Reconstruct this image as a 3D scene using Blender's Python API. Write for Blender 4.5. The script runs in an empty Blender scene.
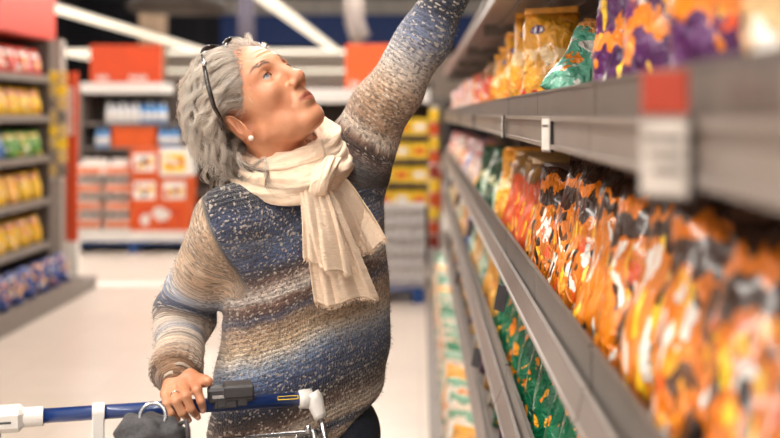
import bpy, math, random
import numpy as np
from mathutils import Vector, Matrix, Euler
SC = bpy.context.scene
COL = SC.collection
PI = math.pi
# ------------------------------------------------------------------ camera, world, exposure
EYE = 1.55                      # lens height above the floor, metres
FPX = 1083.33                   # 50 mm on 36 mm film at 780 px
cam_d = bpy.data.cameras.new('camera')
cam_d.sensor_width = 36.0; cam_d.lens = 50.0
cam_d.shift_x = -0.03846; cam_d.shift_y = -0.1346
cam_d.clip_start = 0.05; cam_d.clip_end = 200
cam_d.dof.use_dof = True; cam_d.dof.focus_distance = 2.06; cam_d.dof.aperture_fstop = 2.3
cam = bpy.data.objects.new('camera', cam_d); COL.objects.link(cam)
cam.location = (0, 0, EYE); cam.rotation_euler = (PI/2, 0, 0)
SC.camera = cam
world = bpy.data.worlds.new('world'); SC.world = world; world.use_nodes = True
bgn = world.node_tree.nodes['Background']
bgn.inputs[0].default_value = (1.0, 0.93, 0.86, 1); bgn.inputs[1].default_value = 0.85
SC.view_settings.view_transform = 'Standard'; SC.view_settings.look = 'None'
SC.view_settings.gamma = 1.0; SC.view_settings.exposure = 0.35
FILL_STRENGTH = 26.0
SC.cycles.max_bounces = 10; SC.cycles.diffuse_bounces = 8
SC.cycles.sample_clamp_indirect = 4.0
SC.cycles.caustics_reflective = False; SC.cycles.caustics_refractive = False

def lin(c):
    c = c/255.0
    return c/12.92 if c <= 0.04045 else ((c+0.055)/1.055)**2.4
def rgb(r, g, b): return (lin(r), lin(g), lin(b), 1.0)
def W(x, y, p):                 # measured point of the photograph -> metres (p = pixels per metre at its depth)
    return np.array(((x-420.0)/p, FPX/p, EYE-(y-114.0)/p))
def WY(x, y, Y): return W(x, y, FPX/Y)

# ------------------------------------------------------------------ materials
def new_mat(name):
    m = bpy.data.materials.new(name); m.use_nodes = True
    nt = m.node_tree
    return m, nt, nt.nodes['Principled BSDF']
def N(nt, kind, **kw):
    n = nt.nodes.new(kind)
    for k, v in kw.items(): setattr(n, k, v)
    return n
def L(nt, a, b): nt.links.new(a, b)
def ramp(nt, stops, interp='LINEAR'):
    r = N(nt, 'ShaderNodeValToRGB'); cr = r.color_ramp; cr.interpolation = interp
    while len(cr.elements) < len(stops): cr.elements.new(0.5)
    for e, (pos, c) in zip(cr.elements, stops): e.position = pos; e.color = c
    return r
def math_n(nt, op, a, b=None, clamp=False):
    n = N(nt, 'ShaderNodeMath', operation=op); n.use_clamp = clamp
    for i, v in enumerate((a, b)):
        if v is None: continue
        if isinstance(v, (int, float)): n.inputs[i].default_value = v
        else: L(nt, v, n.inputs[i])
    return n.outputs[0]
def mixc(nt, fac, a, b):
    n = N(nt, 'ShaderNodeMix', data_type='RGBA')
    for sock, v in ((n.inputs[0], fac), (n.inputs[6], a), (n.inputs[7], b)):
        if isinstance(v, (int, float)): sock.default_value = v
        elif isinstance(v, tuple): sock.default_value = v
        else: L(nt, v, sock)
    return n.outputs[2]
def plain(name, col, rough=0.5, metal=0.0, vary=0.06, scale=30.0, bump=0.0, coat=0.0, spec=0.5):
    m, nt, b = new_mat(name)
    tc = N(nt, 'ShaderNodeTexCoord'); no = N(nt, 'ShaderNodeTexNoise'); no.inputs['Scale'].default_value = scale
    L(nt, tc.outputs['Object'], no.inputs['Vector'])
    lo = tuple(max(0, c*(1-vary*2)) for c in col[:3])+(1,); hi = tuple(min(1, c*(1+vary*2)) for c in col[:3])+(1,)
    r = ramp(nt, [(0.3, lo), (0.7, hi)]); L(nt, no.outputs['Fac'], r.inputs[0]); L(nt, r.outputs[0], b.inputs['Base Color'])
    b.inputs['Roughness'].default_value = rough; b.inputs['Metallic'].default_value = metal
    b.inputs['Coat Weight'].default_value = coat; b.inputs['Specular IOR Level'].default_value = spec
    if bump:
        bm = N(nt, 'ShaderNodeBump'); bm.inputs['Strength'].default_value = bump; bm.inputs['Distance'].default_value = 0.002
        L(nt, no.outputs['Fac'], bm.inputs['Height']); L(nt, bm.outputs[0], b.inputs['Normal'])
    return m
def emit(name, col, s):
    m, nt, b = new_mat(name)
    b.inputs['Base Color'].default_value = (0.9, 0.9, 0.9, 1)
    b.inputs['Emission Color'].default_value = col; b.inputs['Emission Strength'].default_value = s
    return m
M = {}
M['shelf'] = plain('shelf_metal', rgb(126, 116, 110), 0.42, 0.25, 0.04, 12)
M['rail'] = plain('rail_plastic', rgb(124, 113, 106), 0.35, 0.0, 0.03, 9)
M['guard'] = plain('guard_plastic', rgb(84, 76, 70), 0.4, 0.0, 0.05, 14)
M['back'] = plain('back_panel', rgb(78, 66, 60), 0.6, 0.1, 0.05, 8)
M['black'] = plain('black_plastic', rgb(38, 36, 38), 0.4)
M['coal'] = plain('charcoal_plastic', rgb(62, 59, 61), 0.42)
M['white'] = plain('white_plastic', rgb(216, 210, 204), 0.38, 0, 0.02)
M['card'] = plain('white_card', rgb(228, 222, 214), 0.7, 0, 0.02)
M['redcard'] = plain('red_card', rgb(146, 42, 14), 0.6, 0, 0.04)
M['red'] = plain('red_panel', rgb(192, 62, 10), 0.6, 0, 0.03, 3)
M['header'] = plain('dark_red_panel', rgb(188, 48, 22), 0.5, 0, 0.03, 3)
M['orange'] = plain('orange_card', rgb(208, 82, 18), 0.6, 0, 0.04, 6)
M['blue_bar'] = plain('blue_bar', rgb(12, 44, 100), 0.3, 0.0, 0.03, coat=0.4)
M['steel'] = plain('bright_steel', rgb(200, 200, 202), 0.22, 1.0, 0.03)
M['yellow'] = plain('yellow_mark', rgb(228, 190, 40), 0.5)
M['yellow_box'] = plain('yellow_card', rgb(240, 196, 40), 0.6, 0, 0.05, 8)
M['pallet'] = plain('blue_pallet_wood', rgb(20, 62, 120), 0.7, 0, 0.1, 6)
M['canvas'] = plain('charcoal_canvas', rgb(72, 70, 72), 0.9, 0, 0.12, 160, bump=0.5)
M['can'] = plain('can_label', rgb(205, 200, 198), 0.35, 0.2, 0.06, 20)
M['tin'] = plain('tin', rgb(180, 176, 172), 0.3, 0.8)
M['tan'] = plain('tan_column', rgb(176, 148, 122), 0.7, 0, 0.04, 2)
M['duct'] = plain('pale_duct', rgb(196, 180, 172), 0.6, 0, 0.04, 2)
M['navy_trouser'] = plain('navy_denim', rgb(32, 36, 48), 0.85, 0, 0.12, 220, bump=0.4)
M['shoe'] = plain('dark_leather', rgb(40, 32, 28), 0.5)
M['lens'] = plain('dark_lens', rgb(45, 38, 36), 0.1, 0, coat=0.5)
M['frame'] = plain('dark_tortoise', rgb(42, 32, 28), 0.25, 0, 0.25, 90, coat=0.4)
M['pearl'] = plain('pearl', rgb(238, 226, 214), 0.2, 0, 0.02, coat=0.6)
M['gold'] = plain('silver_ring', rgb(200, 192, 186), 0.2, 1.0)
M['lamp'] = emit('fill_lamp_diffuser', (1.0, 0.94, 0.86, 1), FILL_STRENGTH)  # strong emitter, used only by the added out-of-view lamps
M['lamp_far'] = emit('lamp_diffuser_dimmed', (1.0, 0.85, 0.64, 1), 1.0)
M['housing'] = plain('lamp_housing', rgb(205, 198, 190), 0.5)
M['jarlid'] = plain('jar_lid', rgb(238, 232, 226), 0.4)
M['jarbody'] = plain('jar_body', rgb(228, 138, 96), 0.35, 0, 0.12, 40)

# ------------------------------------------------------------------ mesh builder
class MB:
    def __init__(s): s.v = []; s.f = []; s.mi = []; s.n = 0
    def add(s, v, f, mi=0):
        v = [tuple(map(float, q)) for q in v]
        s.v += v; s.f += [tuple(i+s.n for i in q) for q in f]; s.mi += [mi]*len(f); s.n += len(v)
        return s
    def box(s, lo, hi, mi=0, rot=None, c=None, bev=0.0):
        lo = np.array(lo, float); hi = np.array(hi, float)
        b = min(bev, 0.45*float(min(hi-lo)))
        if b <= 0:
            V = [(x, y, z) for x in (lo[0], hi[0]) for y in (lo[1], hi[1]) for z in (lo[2], hi[2])]
            F = [(0, 1, 3, 2), (4, 6, 7, 5), (0, 4, 5, 1), (2, 3, 7, 6), (0, 2, 6, 4), (1, 5, 7, 3)]
        else:                                        # chamfered box
            V = []; idx = {}
            for sx in (0, 1):
                for sy in (0, 1):
                    for sz in (0, 1):
                        co = np.array((hi[0] if sx else lo[0], hi[1] if sy else lo[1], hi[2] if sz else lo[2]))
                        sg = np.array((-1 if sx else 1, -1 if sy else 1, -1 if sz else 1))
                        for ax in range(3):
                            q = co + sg*b; q[ax] = co[ax]; idx[(sx, sy, sz, ax)] = len(V); V.append(q)
            F = []
            for ax in range(3):
                o = [a for a in range(3) if a != ax]
                for sd in (0, 1):
                    ring = []
                    for a, c2 in ((0, 0), (1, 0), (1, 1), (0, 1)):
                        k = [0, 0, 0]; k[ax] = sd; k[o[0]] = a; k[o[1]] = c2; ring.append(idx[(*k, ax)])
                    F.append(ring)
            for ax in range(3):                       # edges along ax
                o = [a for a in range(3) if a != ax]
                for a in (0, 1):
                    for c2 in (0, 1):
                        k0 = [0, 0, 0]; k0[o[0]] = a; k0[o[1]] = c2; k1 = list(k0); k1[ax] = 1
                        F.append([idx[(*k0, o[0])], idx[(*k0, o[1])], idx[(*k1, o[1])], idx[(*k1, o[0])]])
            for sx in (0, 1):
                for sy in (0, 1):
                    for sz in (0, 1): F.append([idx[(sx, sy, sz, a)] for a in range(3)])
        V = np.array(V, float)
        if rot is not None:
            cc = (lo+hi)/2 if c is None else np.array(c, float)
            V = (V-cc) @ np.array(rot).T + cc
        return s.add(V, F, mi)
    def tube(s, pts, r, n=10, mi=0, closed=False, caps=True):
        P = np.array(pts, float); m = len(P)
        R = np.full(m, r, float) if np.isscalar(r) else np.array(r, float)
        T = np.gradient(P, axis=0) if not closed else (np.roll(P, -1, 0)-np.roll(P, 1, 0))
        T /= np.linalg.norm(T, axis=1)[:, None]+1e-12
        ref = np.array((0, 0, 1.0)) if abs(T[0][2]) < 0.9 else np.array((1.0, 0, 0))
        V = []; a = np.arange(n)*2*PI/n
        e1 = np.cross(T[0], ref); e1 /= np.linalg.norm(e1)
        for i in range(m):
            e1 = e1 - T[i]*e1.dot(T[i]); e1 /= np.linalg.norm(e1)+1e-12
            e2 = np.cross(T[i], e1)
            V.append(P[i] + R[i]*(np.cos(a)[:, None]*e1 + np.sin(a)[:, None]*e2))
        V = np.concatenate(V); F = []
        for i in range(m if closed else m-1):
            j = (i+1) % m
            for k in range(n):
                l = (k+1) % n; F.append((i*n+k, i*n+l, j*n+l, j*n+k))
        if caps and not closed:
            F.append(tuple(range(n))[::-1]); F.append(tuple((m-1)*n+k for k in range(n)))
        return s.add(V, F, mi)
    def lathe(s, prof, c=(0, 0, 0), n=16, mi=0):        # prof: list of (r, z)
        V = []; F = []
        for r, z in prof:
            for k in range(n): V.append((c[0]+r*math.cos(2*PI*k/n), c[1]+r*math.sin(2*PI*k/n), c[2]+z))
        for i in range(len(prof)-1):
            for k in range(n):
                l = (k+1) % n; F.append((i*n+k, i*n+l, (i+1)*n+l, (i+1)*n+k))
        F.append(tuple(range(n))[::-1]); F.append(tuple((len(prof)-1)*n+k for k in range(n)))
        return s.add(V, F, mi)
    def sphere(s, c, r, n=16, m=10, mi=0):
        r = np.array((r, r, r) if np.isscalar(r) else r, float); V = []; F = []
        for i in range(m+1):
            th = PI*i/m
            for k in range(n):
                ph = 2*PI*k/n; V.append(np.array(c)+r*np.array((math.sin(th)*math.cos(ph), math.sin(th)*math.sin(ph), math.cos(th))))
        for i in range(m):
            for k in range(n):
                l = (k+1) % n; F.append((i*n+k, (i+1)*n+k, (i+1)*n+l, i*n+l))
        return s.add(V, F, mi)
    def build(s, name, mats, parent=None, smooth=False, loc=None):
        me = bpy.data.meshes.new(name)
        me.from_pydata(s.v, [], s.f)
        mats = mats if isinstance(mats, (list, tuple)) else [mats]
        for m in mats: me.materials.append(m)
        if len(mats) > 1: me.polygons.foreach_set('material_index', s.mi)
        me.polygons.foreach_set('use_smooth', [smooth]*len(me.polygons))
        me.update()
        o = bpy.data.objects.new(name, me); COL.objects.link(o)
        if parent is not None: o.parent = parent
        if loc is not None: o.location = loc
        return o
def big_mesh(name, V, F, mats, parent=None, smooth=True, mi=None):
    V = np.ascontiguousarray(V, np.float32); F = np.ascontiguousarray(F, np.int32); k = F.shape[1]
    me = bpy.data.meshes.new(name)
    me.vertices.add(len(V)); me.vertices.foreach_set('co', V.ravel())
    me.loops.add(F.size); me.loops.foreach_set('vertex_index', F.ravel())
    me.polygons.add(len(F)); me.polygons.foreach_set('loop_start', np.arange(len(F), dtype=np.int32)*k)
    me.update(calc_edges=True)
    for m in mats: me.materials.append(m)
    if mi is not None: me.polygons.foreach_set('material_index', np.ascontiguousarray(mi, np.int32))
    me.polygons.foreach_set('use_smooth', [smooth]*len(F)); me.validate(); me.update()
    o = bpy.data.objects.new(name, me); COL.objects.link(o)
    if parent is not None: o.parent = parent
    return o
def tag(o, label, cat, group=None, kind=None):
    o['label'] = label; o['category'] = cat
    if group: o['group'] = group
    if kind: o['kind'] = kind
    return o
def empty(name, loc=(0, 0, 0), rz=0.0):
    o = bpy.data.objects.new(name, None); COL.objects.link(o); o.location = loc; o.rotation_euler = (0, 0, rz)
    o.empty_display_size = 0.05
    return o
def struct(name, mb, mat, label=None):
    o = mb.build(name, mat); o['kind'] = 'structure'
    if label: o['label'] = label
    return o
def dup(o, loc=None, rot=None, label=None, parent=None):
    c = o.copy(); COL.objects.link(c)
    if parent is not None: c.parent = parent
    if loc is not None: c.location = loc
    if rot is not None: c.rotation_euler = rot
    if label: c['label'] = label
    for ch in list(o.children): dup(ch, parent=c)
    return c
ORD = ['first', 'second', 'third', 'fourth', 'fifth', 'sixth', 'seventh', 'eighth', 'ninth', 'tenth', 'eleventh', 'twelfth', 'thirteenth',
       'fourteenth', 'fifteenth', 'sixteenth', 'seventeenth', 'eighteenth', 'nineteenth', 'twentieth', 'twenty-first', 'twenty-second',
       'twenty-third', 'twenty-fourth', 'twenty-fifth', 'twenty-sixth', 'twenty-seventh', 'twenty-eighth', 'twenty-ninth', 'thirtieth',
       'thirty-first', 'thirty-second', 'thirty-third', 'thirty-fourth', 'thirty-fifth', 'thirty-sixth', 'thirty-seventh', 'thirty-eighth',
       'thirty-ninth', 'fortieth'] + ['%s-%s' % (t, u) for t in ('forty', 'fifty', 'sixty', 'seventy') for u in
       ('first', 'second', 'third', 'fourth', 'fifth', 'sixth', 'seventh', 'eighth', 'ninth')]

# ------------------------------------------------------------------ the setting
def floor_mat():
    m, nt, b = new_mat('cream_floor_tiles')
    tc = N(nt, 'ShaderNodeTexCoord'); br = N(nt, 'ShaderNodeTexBrick')
    br.offset = 0.0; br.inputs['Scale'].default_value = 1.0
    br.inputs['Brick Width'].default_value = 0.6; br.inputs['Row Height'].default_value = 0.6; br.inputs['Mortar Size'].default_value = 0.004
    br.inputs['Color1'].default_value = rgb(218, 202, 189); br.inputs['Color2'].default_value = rgb(214, 198, 184); br.inputs['Mortar'].default_value = rgb(198, 182, 168)
    L(nt, tc.outputs['Object'], br.inputs['Vector']); no = N(nt, 'ShaderNodeTexNoise'); no.inputs['Scale'].default_value = 3.0
    L(nt, tc.outputs['Object'], no.inputs['Vector'])
    r = ramp(nt, [(0.3, (0.94, 0.94, 0.94, 1)), (0.7, (1, 1, 1, 1))]); L(nt, no.outputs['Fac'], r.inputs[0])
    mx = N(nt, 'ShaderNodeMix', data_type='RGBA', blend_type='MULTIPLY'); mx.inputs[0].default_value = 1.0
    L(nt, br.outputs['Color'], mx.inputs[6]); L(nt, r.outputs[0], mx.inputs[7]); L(nt, mx.outputs[2], b.inputs['Base Color'])
    b.inputs['Roughness'].default_value = 0.28
    return m
struct('floor', MB().box((-22, -6, -0.1), (9, 52, 0.0)), floor_mat())
strip_m = plain('white_floor_strip', rgb(240, 232, 226), 0.4, 0, 0.01)
struct('trim_1', MB().box((-6.0, 9.75, 0.0), (-0.3, 10.0, 0.003)), strip_m)  # thin pale strip across the floor
struct('ceiling', MB().box((-22, 2, 7.0), (9, 52, 7.1)), plain('dark_ceiling', rgb(26, 27, 34), 0.8))
wb = struct('wall_back', MB().box((-22, 52, 0), (9, 52.2, 7.0)), plain('dark_wall', rgb(30, 31, 40), 0.8))
struct('wall_left', MB().box((-22.2, 2, 0), (-22, 52, 7.0)), plain('dark_side_wall', rgb(34, 34, 42), 0.8))
struct('wall_right', MB().box((9, 2, 0), (9.2, 52, 7.0)), plain('grey_side_wall', rgb(150, 140, 132), 0.8))
struct('trim_2', MB().box((-9.5, 51.6, 4.8), (9, 51.98, 6.3)), plain('blue_fascia', rgb(30, 62, 128), 0.6))
struct('trim_3', MB().box((-12, 51.2, 6.3), (9, 51.95, 7.0)), plain('pale_beam', rgb(205, 198, 190), 0.7))
struct('trim_4', MB().box((-15.0, 51.7, 2.2), (9, 51.98, 4.4)), plain('beige_band', rgb(206, 188, 172), 0.7))
# columns (building) and the pale duct
struct('trim_5', MB().box((-7.70, 29.6, 0), (-7.05, 30.25, 7.0), bev=0.04), M['tan'], 'tan square column')
struct('trim_6', MB().box((-5.02, 29.8, 0), (-4.6, 30.2, 7.0), bev=0.04), plain('mauve_column', rgb(120, 112, 128), 0.7), 'mauve grey column')
dm = MB(); dm.tube([(-1.82, 30, 6.99), (-1.82, 30, 4.15), (-1.70, 30, 3.75), (-1.58, 30, 3.6)], 0.27, 12)
tag(dm.build('ventilation_duct', M['duct'], smooth=True), 'pale duct hanging down in front of the blue wall band', 'duct')
rm = MB(); rm.lathe([(1.2, 0.0), (1.25, 0.12), (1.1, 0.32), (0.5, 0.4), (0.05, 0.42), (0.05, 2.87)], (-6.05, 27, 4.12), 28)
tag(rm.build('round_ceiling_unit', plain('dark_unit', rgb(92, 80, 72), 0.6), smooth=True), 'round dark unit hanging from the ceiling beside the tan column', 'ceiling unit')

LAMPZ = 3.5
def strip_lamp(x0, y0, x1, y1, label, w=0.16, z=LAMPZ, lit='lamp_far'):
    dx, dy = x1-x0, y1-y0; ln = math.hypot(dx, dy)
    e = empty('strip_lamp', ((x0+x1)/2, (y0+y1)/2, z), math.atan2(dy, dx))
    MB().box((-ln/2, -w/2-0.006, 0.06), (ln/2, w/2+0.006, 0.09), bev=0.006).build('housing', M['housing'], e)
    MB().box((-ln/2+.02, -w/2, -0.06), (ln/2-.02, w/2, 0.06), bev=0.02).build('diffuser', M[lit], e)
    n = max(2, int(ln/6)+1); w_ = MB()
    for i in range(n): 
        q = -ln/2+0.3+(ln-0.6)*i/(n-1); w_.tube([(q, 0, 0.09), (q, 0, 7.0-z-0.001)], 0.008, 6)
    w_.build('suspension_wires', M['coal'], e)
    return tag(e, label, 'lamp', 'suspended strip lamps')
strip_lamp(-6.75, 2.5, -6.75, 33.6, 'long strip lamp slanting from the red header towards the back of the shop')
strip_lamp(-2.62, 2.5, -2.62, 33.6, 'strip lamp running down over the middle of the aisle', 0.2)
strip_lamp(-12.5, 34, -0.9, 34, 'nearer of the two level strip lamps across the shop', 0.22)
strip_lamp(-14.5, 49, -1.6, 49, 'farther and lower of the two level strip lamps across the shop', 0.4)
strip_lamp(-11.4, 34.4, -11.4, 47.5, 'short strip lamp slanting away beyond the first red sign', 0.2)
strip_lamp(-0.55, -4.5, -0.55, 15.0, 'unseen fill lamp added over the woman beside the right hand shelves', 0.2, lit='lamp')  # added above the frame as strong light on the woman
strip_lamp(-2.62, -4.5, -2.62, 2.3, 'unseen near fill lamp added over the middle of the aisle', 0.2, lit='lamp')  # added out of view, strong light from behind the lens
strip_lamp(-5.2, 9.9, -5.2, 16.2, 'unseen fill lamp added behind the red header over the pallet cartons', 0.2, lit='lamp')  # added out of view to brighten the displays at the back left
for yy, nn in ((20, 'nearest'), (29, 'middle'), (41, 'farthest')):
    strip_lamp(-13, yy, 4, yy, '%s of the three unseen high fill lamps added close under the dark ceiling' % nn, 0.3, 6.6, 'lamp')  # added above the frame to light the far wall and floor
strip_lamp(-1.9, 8.5, -1.9, 15.5, 'unseen fill lamp added over the aisle end before the yellow cartons', 0.2, lit='lamp')  # added above the frame to brighten the end of the aisle
# ------------------------------------------------------------------ bags of sweets
def bag_mat(name, base, top, dots, dot_scale=7.0, dot_r=0.34, dot_lo=0.0, dot_hi=0.6, logo=None, logo_v=0.72, band=None, top_v=0.8, stretch=(1.0, 1.4), logo_s=(0.36, 0.085), logo_u=0.5):
    m, nt, b = new_mat(name)
    uv = N(nt, 'ShaderNodeUVMap'); oi = N(nt, 'ShaderNodeObjectInfo')
    sep = N(nt, 'ShaderNodeSeparateXYZ'); L(nt, uv.outputs[0], sep.inputs[0])
    off = N(nt, 'ShaderNodeCombineXYZ'); L(nt, math_n(nt, 'MULTIPLY', oi.outputs['Random'], 37.0), off.inputs[0]); L(nt, math_n(nt, 'MULTIPLY', oi.outputs['Random'], 91.0), off.inputs[1])
    mp = N(nt, 'ShaderNodeVectorMath', operation='MULTIPLY'); L(nt, uv.outputs[0], mp.inputs[0]); mp.inputs[1].default_value = (stretch[0], stretch[1], 1)
    ad = N(nt, 'ShaderNodeVectorMath', operation='ADD'); L(nt, mp.outputs[0], ad.inputs[0]); L(nt, off.outputs[0], ad.inputs[1])
    vo = N(nt, 'ShaderNodeTexVoronoi'); vo.inputs['Scale'].default_value = dot_scale; L(nt, ad.outputs[0], vo.inputs['Vector'])
    no = N(nt, 'ShaderNodeTexNoise'); no.inputs['Scale'].default_value = 4.5; no.inputs['Detail'].default_value = 3; L(nt, ad.outputs[0], no.inputs['Vector'])
    wn = N(nt, 'ShaderNodeTexNoise'); wn.inputs['Scale'].default_value = 3.2; wn.inputs['Detail'].default_value = 3; L(nt, ad.outputs[0], wn.inputs['Vector'])
    ws = N(nt, 'ShaderNodeVectorMath', operation='SCALE'); ws.inputs['Scale'].default_value = 0.55; L(nt, wn.outputs['Color'], ws.inputs[0])
    wa = N(nt, 'ShaderNodeVectorMath', operation='ADD'); L(nt, ad.outputs[0], wa.inputs[0]); L(nt, ws.outputs[0], wa.inputs[1]); L(nt, wa.outputs[0], vo.inputs['Vector'])
    v = sep.outputs[1]; u = sep.outputs[0]
    vw = math_n(nt, 'ADD', v, math_n(nt, 'MULTIPLY', math_n(nt, 'SUBTRACT', no.outputs['Fac'], 0.5), 0.35))
    base2 = tuple(min(1, c*0.70) for c in base[:3])+(1,)
    r0 = ramp(nt, [(0.35, base2), (0.62, base)]); L(nt, no.outputs['Fac'], r0.inputs[0])
    col = r0.outputs[0]
    # printed sweets, cell colours drawn from the list
    st = [(i/len(dots), c) for i, c in enumerate(dots)]
    rc = ramp(nt, st, 'CONSTANT'); sp = N(nt, 'ShaderNodeSeparateColor'); L(nt, vo.outputs['Color'], sp.inputs[0]); L(nt, sp.outputs[0], rc.inputs[0])
    inside = math_n(nt, 'LESS_THAN', vo.outputs['Distance'], dot_r)
    z = math_n(nt, 'MULTIPLY', math_n(nt, 'GREATER_THAN', vw, dot_lo), math_n(nt, 'LESS_THAN', vw, dot_hi))
    col = mixc(nt, math_n(nt, 'MULTIPLY', inside, z), col, rc.outputs[0])
    if band is not None:
        z = math_n(nt, 'MULTIPLY', math_n(nt, 'GREATER_THAN', vw, band[0]), math_n(nt, 'LESS_THAN', vw, band[1])); col = mixc(nt, z, col, band[2])
    if top is not None: col = mixc(nt, math_n(nt, 'GREATER_THAN', vw, top_v), col, top)
    if logo is not None:
        du = math_n(nt, 'DIVIDE', math_n(nt, 'SUBTRACT', u, logo_u), logo_s[0]); dv = math_n(nt, 'DIVIDE', math_n(nt, 'SUBTRACT', v, logo_v), logo_s[1])
        q = math_n(nt, 'ADD', math_n(nt, 'MULTIPLY', du, du), math_n(nt, 'MULTIPLY', dv, dv))
        col = mixc(nt, math_n(nt, 'LESS_THAN', q, 1.0), col, logo)
        wv = N(nt, 'ShaderNodeTexWave'); wv.inputs['Scale'].default_value = 3.2; wv.inputs['Distortion'].default_value = 3.5; L(nt, uv.outputs[0], wv.inputs['Vector'])
        tx = math_n(nt, 'MULTIPLY', math_n(nt, 'LESS_THAN', q, 0.5), math_n(nt, 'GREATER_THAN', wv.outputs['Fac'], 0.6))
        col = mixc(nt, tx, col, rgb(242, 236, 226))
    L(nt, col, b.inputs['Base Color'])
    b.inputs['Roughness'].default_value = 0.3; b.inputs['Coat Weight'].default_value = 0.6; b.inputs['Coat Roughness'].default_value = 0.14
    n2 = N(nt, 'ShaderNodeTexNoise'); n2.inputs['Scale'].default_value = 7.0; n2.inputs['Detail'].default_value = 2; n2.inputs['Distortion'].default_value = 1.2; L(nt, ad.outputs[0], n2.inputs['Vector'])
    bp = N(nt, 'ShaderNodeBump'); bp.inputs['Strength'].default_value = 0.8; bp.inputs['Distance'].default_value = 0.02; L(nt, n2.outputs['Fac'], bp.inputs['Height']); L(nt, bp.outputs[0], b.inputs['Normal'])
    return m
OR = rgb(238, 134, 26); YO = rgb(245, 170, 40); RE = rgb(226, 84, 30); BK = rgb(34, 26, 24); WH = rgb(236, 228, 218); PU = rgb(88, 32, 92)
YE = rgb(248, 200, 44); GR = rgb(18, 112, 74); RD = rgb(196, 40, 32); BL = rgb(40, 82, 160); PK = rgb(226, 150, 150)
BM = {
 'halloween': bag_mat('orange_black_bag', rgb(232, 124, 20), rgb(58, 34, 22), [YE, WH, BK, OR, rgb(104, 62, 30), WH, RE, rgb(84, 50, 26), YO], 9.0, 0.50, 0.0, 0.62, None, 0.70, (0.64, 0.78, rgb(62, 38, 26)), 0.88, (1.7, 1.0)),
 'spooky': bag_mat('amber_bag', rgb(236, 132, 24), rgb(54, 32, 20), [YE, BK, OR, WH, rgb(110, 66, 30), rgb(250, 190, 70), WH, rgb(90, 56, 30)], 7.0, 0.46, 0.0, 0.78, None, 0.34, (0.70, 0.8, rgb(60, 38, 26)), 0.84, (2.2, 0.7)),
 'fries': bag_mat('red_orange_bag', rgb(226, 86, 28), rgb(148, 104, 50), [YE, rgb(250, 180, 30), YE, RE], 5.5, 0.33, 0.0, 0.52, None, 0.7, (0.76, 0.9, rgb(120, 84, 40)), 0.86, (2.2, 0.8)),
 'gold': bag_mat('golden_bag', rgb(240, 164, 38), rgb(226, 140, 30), [YE, rgb(250, 200, 60), RD, OR, YO], 4.0, 0.36, 0.0, 0.42, rgb(82, 36, 110), 0.80, (0.5, 0.62, rgb(246, 206, 150)), 0.95, (1.0, 1.4), (0.14, 0.045), 0.36),
 'purple': bag_mat('purple_orange_bag', PU, None, [OR, YE, RE, rgb(60, 20, 70), WH, OR, YO], 5.0, 0.35, 0.0, 0.95, None, 0.62, (0.40, 0.5, rgb(236, 130, 30)), 0.9, (1.4, 1.0)),
 'teal': bag_mat('teal_bag', rgb(110, 190, 160), rgb(226, 150, 80), [WH, rgb(60, 150, 120), OR, WH], 5, 0.36, 0.1, 0.8, WH, 0.6, None, 0.8),
 'pumpkin': bag_mat('green_pumpkin_bag', GR, rgb(20, 80, 54), [rgb(236, 148, 28), OR, YO], 5.0, 0.33, 0.0, 0.96, None, 0.7, None, 0.97),
 'apricot': bag_mat('apricot_bag', rgb(246, 178, 84), rgb(238, 164, 60), [YO, rgb(250, 210, 130), OR], 7, 0.36, 0.0, 0.8, None, 0.7, None, 0.95),
 'darkgreen': bag_mat('dark_green_bag', rgb(14, 76, 46), None, [rgb(30, 120, 70), rgb(206, 196, 140), rgb(10, 56, 36)], 4, 0.36, 0.0, 0.5, rgb(196, 190, 140), 0.42, None, 0.97),
 'mint': bag_mat('mint_bag', rgb(196, 214, 190), rgb(40, 120, 80), [WH, YE, GR], 6, 0.35, 0.1, 0.8, GR, 0.7, None, 0.85),
 'pinkwhite': bag_mat('pale_pink_bag', rgb(226, 200, 196), rgb(214, 150, 150), [PK, WH, rgb(200, 120, 130)], 5, 0.36, 0.0, 0.7, RD, 0.7, None, 0.85),
 'sand': bag_mat('sand_bag', rgb(214, 178, 128), rgb(206, 168, 118), [rgb(230, 200, 150), rgb(190, 140, 80), WH], 4, 0.36, 0.0, 0.7, None, 0.7, None, 0.9),
 'redwhite': bag_mat('red_white_bag', rgb(212, 64, 44), rgb(200, 50, 40), [WH, rgb(240, 170, 120), YO], 4, 0.40, 0.1, 0.7, WH, 0.7, None, 0.95),
 'yellow': bag_mat('yellow_bag', rgb(246, 190, 32), rgb(240, 160, 24), [YE, OR, RE, YE, WH], 3.5, 0.36, 0.0, 0.55, RE, 0.72, None, 0.93),
 'green': bag_mat('leaf_green_bag', rgb(96, 150, 62), rgb(60, 120, 50), [WH, YE, rgb(150, 190, 90)], 3.5, 0.36, 0.0, 0.6, YE, 0.7, None, 0.93),
 'blue': bag_mat('blue_bag', rgb(56, 104, 172), rgb(40, 80, 150), [WH, rgb(130, 170, 214), YE], 3.5, 0.36, 0.0, 0.6, WH, 0.7, None, 0.93),
 'bluegold': bag_mat('blue_orange_bag', rgb(44, 70, 140), None, [rgb(240, 170, 90), rgb(236, 150, 80), rgb(226, 120, 90), rgb(240, 190, 110), WH], 3.0, 0.36, 0.12, 0.9, None, 0.56, None, 0.97),
 'palemix': bag_mat('pale_mixed_bag', rgb(236, 214, 190), rgb(120, 160, 130), [OR, rgb(90, 140, 110), WH, rgb(240, 170, 130)], 4, 0.40, 0.0, 0.95, None, 0.7, None, 0.9),
}
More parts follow.
